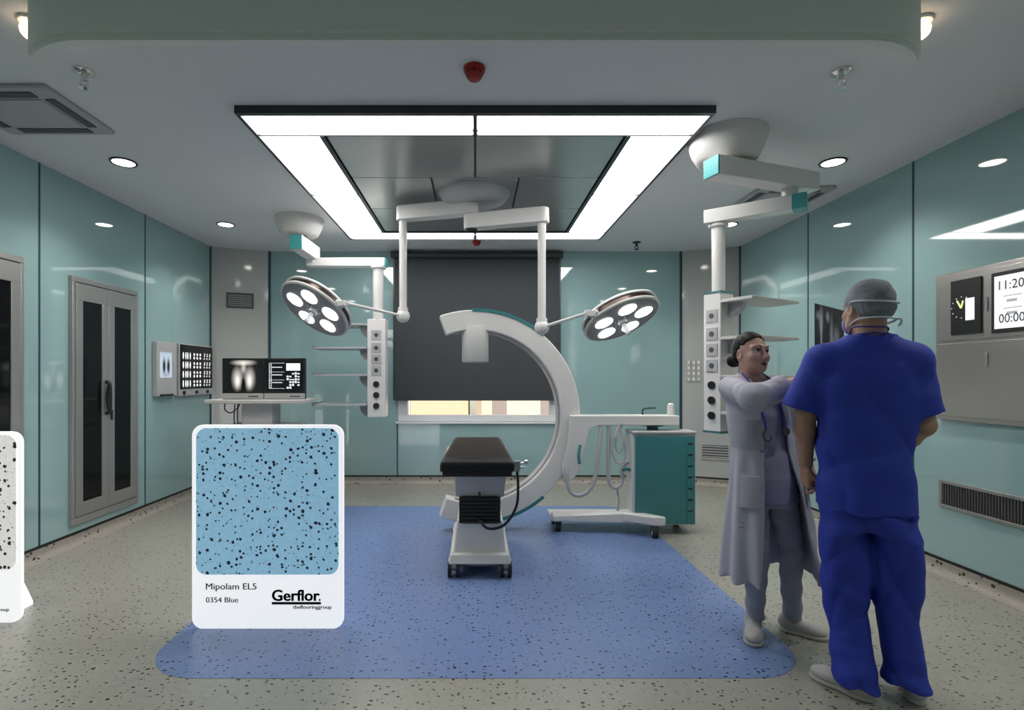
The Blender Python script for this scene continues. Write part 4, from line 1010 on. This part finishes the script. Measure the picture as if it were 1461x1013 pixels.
# ---- man in blue scrubs seen from behind
ym = math.radians(-24)
P = Pose('person', (1.756, 2.30, 0), ym, 'man in royal blue scrubs and a surgical cap seen from behind')
H = Head((0,.035,1.69), rotm(math.radians(24), math.radians(-4), math.radians(3)), 1.0)
v = Vol((-.36,-.2,.06), (.36,.34,1.86), .0042)
H.build(v, False, (0,-.02,1.50), .058)
v.loft([(.80,0,0,.14,.095),(1.0,0,0,.135,.09),(1.2,0,0,.15,.095),(1.38,0,0,.165,.095),(1.47,0,0,.13,.075),(1.53,0,-.01,.07,.055)], .03)
for q in (-1, 1): v.cone((q*.03,-.010,1.50), (q*(.14-.0*q),-.01,1.460), .035, .043, .03)
lk, ra = (-.235,.02,1.215), (.190,.0,1.175)
v.cone((-.178,-.01,1.465), lk, .054, .043, .03); v.cone((.152,-.01,1.460), ra, .054, .044, .03)
lw = (-.232,.055,.975); rw = (.135,.21,1.02)
v.cone(lk, (np.array(lk)*.65+np.array(lw)*.35)+np.array((-.006,0,0)), .042, .0405, .02); v.cone(np.array(lk)*.65+np.array(lw)*.35, lw, .040, .027, .02)
v.cone(ra, np.array(ra)*.6+np.array(rw)*.4, .043, .041, .02); v.cone(np.array(ra)*.6+np.array(rw)*.4, rw, .041, .028, .02)
hand(v, np.array(lw)+(0,0,-.012), (.05,.12,-1), (.9,.25,.1), 1, 1.0, (1.25,1.2,.7), .0, (.75,.25,.55))
hand(v, rw, (-.85,.45,.1), (-.3,-.9,.1), -1, 1.0, (.5,.6,.4))
for q, x0, x1 in ((-1,-.08,-.065), (1,.085,.105)):
    v.cone((q*.075,0,.82), (q*.082,.005,.47), .07, .052, .03); v.cone((q*.082,.005,.47), (x1,-.01,.08), .05, .036, .02)
v.obj('body', 'skin_m', P.root, 3)
H.face(P.root, False)
# scrub top
v = Vol((-.40,-.26,.76), (.40,.26,1.64), .0055)
v.loft([(.795,-.016,0,.190,.140),(.95,-.016,0,.184,.133),(1.10,-.016,0,.182,.127),(1.25,-.013,0,.186,.130),(1.36,-.012,-.005,.187,.125),(1.43,-.010,-.008,.175,.110),(1.49,-.004,-.012,.143,.088),(1.53,0,-.014,.11,.074),(1.56,0,-.012,.082,.068)], .015, 2.5)
for q in (-1, 1): v.cone((q*.055,-.014,1.50), (q*.158-.012,-.010,1.455), .058, .068, .04)
v.cone((-.172,-.01,1.455), (-.262,.012,1.235), .070, .077, .03, cut=True); v.cone((.144,-.01,1.455), (.192,.0,1.225), .068, .075, .03, cut=True)
v.cone((0,.005,1.50), (0,-.002,1.66), .045, .068, .006, sub=True)
for x, x0_, ze in ((-.262, -.172, 1.235), (.192, .144, 1.225)): d = np.array((x-x0_, .01, ze-1.455)); d /= np.linalg.norm(d); e = np.array((x,.006,ze)); v.cone(e-d*.03, e+d*.03, .050, .062, .004, sub=True)
rid = lambda u: (1-np.abs(sin(u)))**1.5
folds(v, 1, lambda X, Y, Z: -.003+.014*rid(11*X+1.2*sin(5*Z)+2.2*Z+.4)*np.clip((1.46-Z)*2.2,0,1)*(Y < .06)+-.002+.011*rid(13*X-9*Z+1.5*sin(6*X+3*Z))*np.clip((1.40-Z)*3,0,1)*np.clip((Z-.86)*5,0,1)+.0045*sin(26*X+5*sin(4*Z)+9*Z)*np.clip((1.46-Z)*2.2,0,1)+.006*sin(40*(Z-.55*np.abs(X))+6*X)*np.exp(-((np.abs(X)-.17)/.05)**2-((Z-1.36)/.10)**2)+.005*sin(20*X-3*Z+2)*np.clip((1.05-Z)*4,0,1)+.0035*sin(30*Z+14*X)*np.exp(-((Z-1.0)/.16)**2))
top = v.obj('scrub_top', 'scrub', P.root, 2)
bm = B(); tube(bm, [(.0,-.088,1.575),(-.05,-.066,1.57),(-.078,-.01,1.562),(-.06,.045,1.545),(0,.07,1.51),(.06,.045,1.545),(.078,-.01,1.562),(.05,-.066,1.57),(0,-.088,1.575)], .006, 8); lob('neckband', bm, 'lanyard', top)
bm = B(); tube(bm, [(0,-.084,1.60),(-.045,-.062,1.605),(-.066,-.01,1.60),(-.055,.05,1.56),(-.02,.085,1.52)], .004, 8); tube(bm, [(0,-.084,1.60),(.045,-.062,1.60),(.066,-.01,1.59),(.055,.05,1.55),(.02,.085,1.52)], .004, 8); lob('lanyard', bm, 'lanyard', P.root)
# trousers
v = Vol((-.30,-.24,.0), (.30,.24,1.02), .0055)
v.loft([(.70,-.008,0,.176,.130),(.78,-.012,0,.176,.130),(.84,-.014,0,.168,.124),(.96,-.014,0,.160,.112)], .02, 2.4)
v.loft([(.045,-.064,-.078,.080,.100),(.12,-.072,-.055,.080,.092),(.22,-.078,-.02,.082,.088),(.33,-.084,.0,.089,.092),(.5,-.090,.003,.097,.102),(.68,-.092,.0,.098,.124),(.80,-.092,0,.086,.125)], .018, 2.3)
v.loft([(.075,.118,-.045,.080,.088),(.14,.112,-.032,.077,.084),(.33,.100,.0,.087,.092),(.5,.095,.003,.096,.102),(.68,.093,.0,.098,.124),(.78,.080,0,.082,.122)], .018, 2.3)
folds(v, 1, lambda X, Y, Z: .014*rid(19*X+2.0*Z+1.5*sin(6*Z)+.7)+-.003+.013*rid(9*Z+14*np.abs(X)+sin(11*X))*np.clip((.85-Z)*5,0,1)*np.clip((Z-.15)*5,0,1)+.004*sin(55*Z+18*np.abs(X)+3*sin(9*Y))*np.clip((.22-Z)*7,0,1)+.004*sin(46*Z-22*np.abs(X))*np.exp(-((Z-.42)/.09)**2)+.006*sin(38*Z+30*np.abs(X))*np.exp(-((Z-.76)/.08)**2))
v.obj('scrub_trousers', 'scrub', P.root, 2)
shoe(P, (1.690,2.185), (1.562,2.395)); shoe(P, (1.858,2.168), (1.990,2.370))
# cap, mask
v = Vol(H.c-.16, H.c+.18, .004)
H.ell(v, (0,-.016,.042), (.084,.104,.092), .01); H.ell(v, (0,-.055,-.005), (.072,.062,.060), .03)
def capcut(X, Y, Z):
    x, y, z = X-H.c[0], Y-H.c[1], Z-H.c[2]; R = H.R; yy = R[0][1]*x+R[1][1]*y+R[2][1]*z; zz = R[0][2]*x+R[1][2]*y+R[2][2]*z
    return zz-(-.030+.36*yy+.30*np.maximum(yy+.02,0))
v.D = np.maximum(v.D, -capcut(*v.grid())).astype(np.float32)
folds(v, 1, lambda X, Y, Z: .0028*sin(95*X+40*Z+6*sin(50*Y))*np.clip((1.72-Z)*14,0,1)+.0018*sin(60*X-90*Z+30*Y))
v.D = np.maximum(v.D, -capcut(*v.grid())).astype(np.float32)
cap = v.obj('surgical_cap', 'cap', P.root, 2)
def band(pts, r_, name, m_): bm = B(); tube(bm, [H.p(*p) for p in pts], r_, 8); return lob(name, bm, m_, P.root)
mk = Vol(H.c-.16, H.c+.18, .004); H.ell(mk, (0,.058,-.058), (.058,.062,.058), .01); H.ell(mk, (0,.048,-.058), (.056,.060,.056), .004, True)
mx_ = mk.grid(); xx_, yy_, zz_ = [a-b for a, b in zip(mx_, H.c)]; fy = H.R[0][1]*xx_+H.R[1][1]*yy_+H.R[2][1]*zz_
mk.D = np.maximum(mk.D, (.035-fy)).astype(np.float32); mk.obj('face_mask', 'mask', P.root, 1)
band([(-.052,.05,-.03),(-.079,.0,.018),(-.086,-.04,.022),(-.066,-.098,.014),(0,-.126,.008),(.066,-.098,.012),(.086,-.04,.02),(.079,.0,.018),(.052,.05,-.03)], .0042, 'mask_tie', 'tie')
band([(-.05,.045,-.085),(-.068,.0,-.07),(-.072,-.05,-.058),(-.05,-.10,-.058),(0,-.122,-.060),(.05,-.10,-.062),(.072,-.05,-.064),(.068,.0,-.07),(.05,.045,-.085)], .0042, 'mask_tie', 'tie')
band([(.045,-.106,-.06),(.056,-.118,-.064),(.060,-.116,-.078),(.054,-.108,-.092)], .004, 'tie_tail', 'tie')

# ---- woman in lab coat, right arm raised holding the film
P = Pose('person', (1.548, 2.80, 0), math.radians(191), 'woman in white lab coat with dark hair bun reaching out an arm')
H = Head((.03,-.035,1.508), rotm(math.radians(4), math.radians(4), math.radians(-3)), .955)
Ssh = np.array((.165,-.03,1.325)); El = P.L((1.378,2.535,1.278)); Wr = P.L((1.567,2.556,1.352)); dh = Wr-El; dh /= np.linalg.norm(dh)
v = Vol((-.30,-.22,.05), (.38,.45,1.66), .0038)
H.build(v, True, (.022,-.045,1.33), .045)
v.loft([(.78,-.01,.02,.15,.095),(.9,-.01,.02,.145,.09),(1.02,0,.0,.11,.075),(1.18,.01,-.01,.125,.085),(1.30,.015,-.03,.12,.07),(1.36,.02,-.04,.06,.045)], .03)
for q in (-1, 1): v.cone((.02+q*.03,-.04,1.37), (.015+q*.14,-.03,1.325), .032, .04, .03)
v.cone(Ssh, El, .044, .036, .02); v.cone(El, El+dh*.09, .036, .036, .02); v.cone(El+dh*.09, Wr, .036, .025, .02)
hand(v, Wr, dh, P.Rw.T@np.array((.35,-.5,-.6)), 1, .92, (.35,.5,.4), .004, (.65,.35,.6))
Sl = np.array((-.135,-.03,1.325)); le, lwr = np.array((-.20,.0,1.09)), np.array((-.19,.12,.90))
v.cone(Sl, le, .042, .036, .02); v.cone(le, lwr, .036, .025, .02); hand(v, lwr, (.05,.35,-1), (.9,.2,.1), 1, .92, (.4,.5,.3))
A1, A2 = P.L((1.518,2.795,.075)), P.L((1.715,2.79,.075)); K1, K2 = P.L((1.512,2.765,.45)), P.L((1.70,2.775,.45))
h1, h2 = np.array((.075,.02,.80)), np.array((-.085,.02,.80))
for h_, k_, a_ in ((h1,K1,A1), (h2,K2,A2)): v.cone(h_, k_, .07, .046, .03); v.cone(k_, a_, .046, .034, .02)
def facepick(Cn):
    q = H.inv(Cn); x, y, z = q[:,0], q[:,1], q[:,2]; m = np.zeros(len(q))
    lip = (y > .0835) & (np.abs(x) < .021) & (z < -.0565+.00*x) & (z > -.0785) & (np.abs(z+.0665) < .0115*(1-(np.abs(x)/.025)**2))
    m[lip] = 1; m[(y > .078) & (np.abs(x) < .0125) & (np.abs(z+.0665) < .0030)] = 2; return m
v.obj('body', ['skin_f','lips','mouth'], P.root, 3, facepick)
H.face(P.root, True)
# hair with low bun
v = Vol(H.c-.19, H.c+.18, .004)
H.ell(v, (0,-.018,.041), (.0785,.0985,.0905), .01); H.ell(v, (0,-.05,-.02), (.068,.058,.055), .03)
def hairline(X, Y, Z):
    x, y, z = X-H.c[0], Y-H.c[1], Z-H.c[2]; R = H.R; lx, ly, lz = [(R[0][i]*x+R[1][i]*y+R[2][i]*z)/H.s for i in range(3)]
    return np.minimum(np.maximum(ly+.004, -.055-lz), .066-lz+.55*np.maximum(ly-.02,0)-4*lx*lx)
v.D = np.maximum(v.D, hairline(*v.grid())*.8).astype(np.float32)
H.ell(v, (.015,-.118,-.028), (.040,.034,.040), .012); H.cone(v, (0,-.08,-.01), (.012,-.11,-.025), .03, .028, .02)
folds(v, 1, lambda X, Y, Z: .0012*sin(190*Z+120*Y+60*X))
v.obj('hair', 'hair', P.root, 2)
# scrubs under the coat
v = Vol((-.26,-.2,.60), (.26,.22,1.42), .0055)
v.loft([(.72,-.015,.028,.165,.115),(.85,-.012,.025,.163,.112),(1.0,-.005,.008,.135,.098),(1.18,.01,.0,.145,.108),(1.28,.015,-.018,.14,.092),(1.34,.018,-.035,.10,.066),(1.375,.02,-.042,.058,.05)], .02, 2.2)
v.cone((.022,.045,1.30), (.022,.0,1.42), .012, .058, .005, sub=True)
folds(v, 1, lambda X, Y, Z: .004*sin(30*X+14*Z)+.003*sin(45*Z+12*X)*np.exp(-((Z-.98)/.1)**2))
tp = v.obj('scrub_top', 'lavender', P.root, 2)
v = Vol((-.3,-.2,.08), (.3,.25,.86), .0055)
v.loft([(.70,-.01,.022,.155,.108),(.80,-.01,.022,.152,.105),(.85,-.01,.022,.145,.10)], .03, 2.2)
for h_, k_, a_ in ((h1,K1,A1), (h2,K2,A2)): v.cone(h_, k_, .082, .060, .03); v.cone(k_, a_+np.array((0,0,-.01)), .058, .044, .02, cut=True)
folds(v, 1, lambda X, Y, Z: .003*sin(60*Z+20*X)+.003*sin(40*X+9*Z))
v.obj('trousers', 'pants', P.root, 2)
# lab coat
v = Vol((-.36,-.28,.29), (.40,.46,1.46), .0055)
v.loft([(.325,-.02,.045,.245,.195),(.60,-.018,.035,.222,.165),(.82,-.014,.028,.195,.142),(1.0,-.004,.010,.160,.120),(1.16,.008,.0,.166,.124),(1.27,.014,-.018,.160,.108),(1.33,.017,-.032,.125,.082),(1.375,.02,-.043,.075,.062),(1.40,.02,-.046,.06,.055)], .015, 2.2)
v.cone(Ssh+np.array((-.01,0,.0)), El, .066, .058, .05); v.cone(El, El+dh*.155, .058, .056, .05, cut=True)
v.cone(Sl, le, .060, .055, .03); v.cone(le, lwr-(lwr-le)*.15, .055, .05, .02, cut=True)
cfold = lambda X, Y, Z: .011*sin(12*np.arctan2(Y-.03, X)+4*Z)*np.clip((1.05-Z)*1.6,0,1)+.004*sin(34*X+11*Z)+.005*sin(70*(X+Y)+40*Z)*np.exp(-((Y-.2)/.12)**2)*(Z > 1.15)
folds(v, 1, cfold)
def inner(v, rows): 
    q = Vol(v.lo, v.lo+v.h*(v.n-1), v.h); q.loft(rows, 0, 2.2); return q.D[:v.n[0],:v.n[1],:v.n[2]]
din = inner(v, [(.20,-.02,.045,.236,.186),(.60,-.018,.035,.212,.155),(.82,-.014,.028,.184,.131),(1.0,-.004,.010,.148,.108),(1.16,.008,.0,.154,.112),(1.27,.014,-.018,.146,.094),(1.33,.017,-.032,.108,.066),(1.42,.02,-.046,.052,.048)])
X, Y, Z = v.grid()
v.D = np.maximum(v.D, -(din+cfold(X, Y, Z)))
wd = np.interp(Z, [.3,.6,.9,1.05,1.2,1.30,1.40], [.165,.120,.084,.070,.056,.046,.052]); xc_ = np.interp(Z, [.3,1.0,1.4], [-.0,.0,.02])
wedge = np.maximum(np.abs(X-xc_)-wd, np.maximum(-Y, (Y-.26)))
arm_keep = np.full(v.n, 9., np.float32)
pz = [(Ssh, El), (El, El+dh*.2)]
for a, b in pz:
    ab = b-a; L2 = ab@ab; tt = np.clip(((X-a[0])*ab[0]+(Y-a[1])*ab[1]+(Z-a[2])*ab[2])/L2, 0, 1)
    arm_keep = np.minimum(arm_keep, np.sqrt((X-a[0]-tt*ab[0])**2+(Y-a[1]-tt*ab[1])**2+(Z-a[2]-tt*ab[2])**2)-.07)
v.D = np.maximum(v.D, -np.maximum(wedge, -arm_keep)).astype(np.float32)
e = El+dh*.155; v.cone(e-dh*.03, e+dh*.02, .046, .050, .003, sub=True)
ct = v.obj('lab_coat', 'coat', P.root, 2)
def coatpt(ang, z, off=.0):
    T = np.array([(.325,-.02,.045,.245,.195),(.60,-.018,.035,.222,.165),(.82,-.014,.028,.195,.142),(1.0,-.004,.010,.160,.120),(1.16,.008,.0,.166,.124),(1.27,.014,-.018,.160,.108),(1.33,.017,-.032,.125,.082),(1.40,.02,-.046,.06,.055)])
    cx, cy, a, b = [np.interp(z, T[:,0], T[:,i]) for i in (1,2,3,4)]; c_, s_ = math.cos(ang), math.sin(ang); e_ = 2/2.2
    return Vector((cx+(a+off)*math.copysign(abs(c_)**e_, c_), cy+(b+off)*math.copysign(abs(s_)**e_, s_), z))
def patch(name, a0, a1, z0_, z1_, off, m_, n=8):
    bm = B(); G = [[[bm.verts.new(coatpt(a0+(a1-a0)*i/n, z0_+(z1_-z0_)*j/3, o)) for j in range(4)] for i in range(n+1)] for o in (-.004, off)]
    for i in range(n):
        for j in range(3):
            for g_, fl_ in ((G[0],1), (G[1],0)): bm.faces.new([g_[i][j], g_[i+1][j], g_[i+1][j+1], g_[i][j+1]])
        for j in (0, 3): bm.faces.new([G[0][i][j], G[0][i+1][j], G[1][i+1][j], G[1][i][j]])
    for i in (0, n):
        for j in range(3): bm.faces.new([G[0][i][j], G[0][i][j+1], G[1][i][j+1], G[1][i][j]])
    return lob(name, bm, m_, ct)
patch('pocket', math.radians(16), math.radians(50), .71, .87, .009, 'coat'); patch('pocket', math.radians(122), math.radians(158), .71, .87, .009, 'coat')
for q, a0, a1 in ((1, 66, 70), (-1, 110, 114)):
    bm = B()
    pts = [(.02+q*.054,-.075,1.405), (.02+q*.068,-.04,1.392), (.02+q*.060,.02,1.345), (.02+q*.056,.062,1.27), (.012+q*.064,.104,1.17)]
    S = spline(pts, 6); rows_ = []
    for i, p in enumerate(S):
        w_ = .018+.016*math.sin(PI*i/(len(S)-1)); rows_.append([bm.verts.new(p+Vector((0,.004,0))), bm.verts.new(p+Vector((q*w_,-.006,-.012))), bm.verts.new(p+Vector((q*w_,-.016,-.012))), bm.verts.new(p+Vector((0,-.008,0)))])
    for a, b in zip(rows_, rows_[1:]):
        for k in range(4): bm.faces.new((a[k], a[(k+1)%4], b[(k+1)%4], b[k]))
    bm.faces.new(rows_[0]); bm.faces.new(rows_[-1]); lob('collar', bm, 'coat', ct)
bm = B(); ball(bm, coatpt(math.radians(58), 1.0, .004), .009, n=10); lob('button', bm, 'grey', ct)
shoe(P, (1.535,2.85), (1.422,2.635)); shoe(P, (1.675,2.83), (1.845,2.715))
# stethoscope round her neck
st = thing('stethoscope', tuple(P.W((.02,.13,1.10))), 'blue tubed stethoscope hanging round the neck of the woman', 'stethoscope')
def wp(x, y, z): return Vector(P.W((x, y, z)))
bm = B(); tube(bm, [wp(.075,.128,1.115), wp(.078,.118,1.17), wp(.085,.082,1.27), wp(.092,.02,1.362), wp(.072,-.055,1.408), wp(.02,-.108,1.418), wp(-.035,-.055,1.408), wp(-.055,.02,1.362), wp(-.045,.082,1.27), wp(-.038,.118,1.17), wp(-.036,.130,1.11)], .0055, 10); ob('tubing', bm, 'blue_tube', st)
bm = B(); tube(bm, [wp(.075,.128,1.115), wp(.095,.134,1.09), wp(.09,.138,1.06), wp(.065,.140,1.055), wp(.05,.138,1.075)], .005, 8); ob('ear_tubes', bm, 'darkgrey', st)
bm = B(); a = wp(-.036,.132,1.10); nn = Vector(P.Rw@np.array((0,1,0))); cyl(bm, a-nn*.004, a+nn*.012, .02); ob('chest_piece', bm, 'darkgrey', st)
# x-ray film held up between them
a, b2 = Vector((1.735,2.635,0)), Vector((2.045,2.86,0)); zt_, zb2 = 1.760, 1.33; u = b2-a; ln = u.length; nn = Vector((u.y,-u.x,0)).normalized()
A_ = [a+Vector((0,0,zb2)), b2+Vector((0,0,zb2-.01)), b2+Vector((0,0,zt_-.01)), a+Vector((0,0,zt_))]
bm = B(); prism(bm, A_, -nn*.0015)
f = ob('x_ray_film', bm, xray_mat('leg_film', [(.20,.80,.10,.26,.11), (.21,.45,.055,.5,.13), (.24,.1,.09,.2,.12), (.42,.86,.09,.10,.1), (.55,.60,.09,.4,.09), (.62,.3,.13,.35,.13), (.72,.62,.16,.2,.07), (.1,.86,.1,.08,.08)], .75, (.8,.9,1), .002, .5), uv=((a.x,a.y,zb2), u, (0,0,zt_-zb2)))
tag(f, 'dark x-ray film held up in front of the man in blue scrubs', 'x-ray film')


# ------------------------------------------------------------------ light, world, colour
w = bpy.data.worlds.new('World'); bpy.context.scene.world = w; w.use_nodes = True
nt = w.node_tree; bg = nt.nodes['Background']
sky = nt.nodes.new('ShaderNodeTexSky'); sky.sky_type = 'NISHITA'; sky.sun_elevation = math.radians(40); sky.sun_rotation = math.radians(160); sky.sun_disc = False
nt.links.new(sky.outputs['Color'], bg.inputs['Color']); bg.inputs['Strength'].default_value = .16
sl = bpy.data.lights.new('sun', 'SUN'); sl.energy = 1.7; sl.color = (1,.9,.75); so = bpy.data.objects.new('sun', sl); so.rotation_euler = (math.radians(50), 0, math.radians(-15)); C.objects.link(so)
sc = bpy.context.scene
sc.view_settings.view_transform = 'Standard'; sc.view_settings.look = 'None'; sc.view_settings.gamma = 1; sc.view_settings.use_curve_mapping = False
sc.view_settings.exposure = .95
sc.cycles.max_bounces = 8
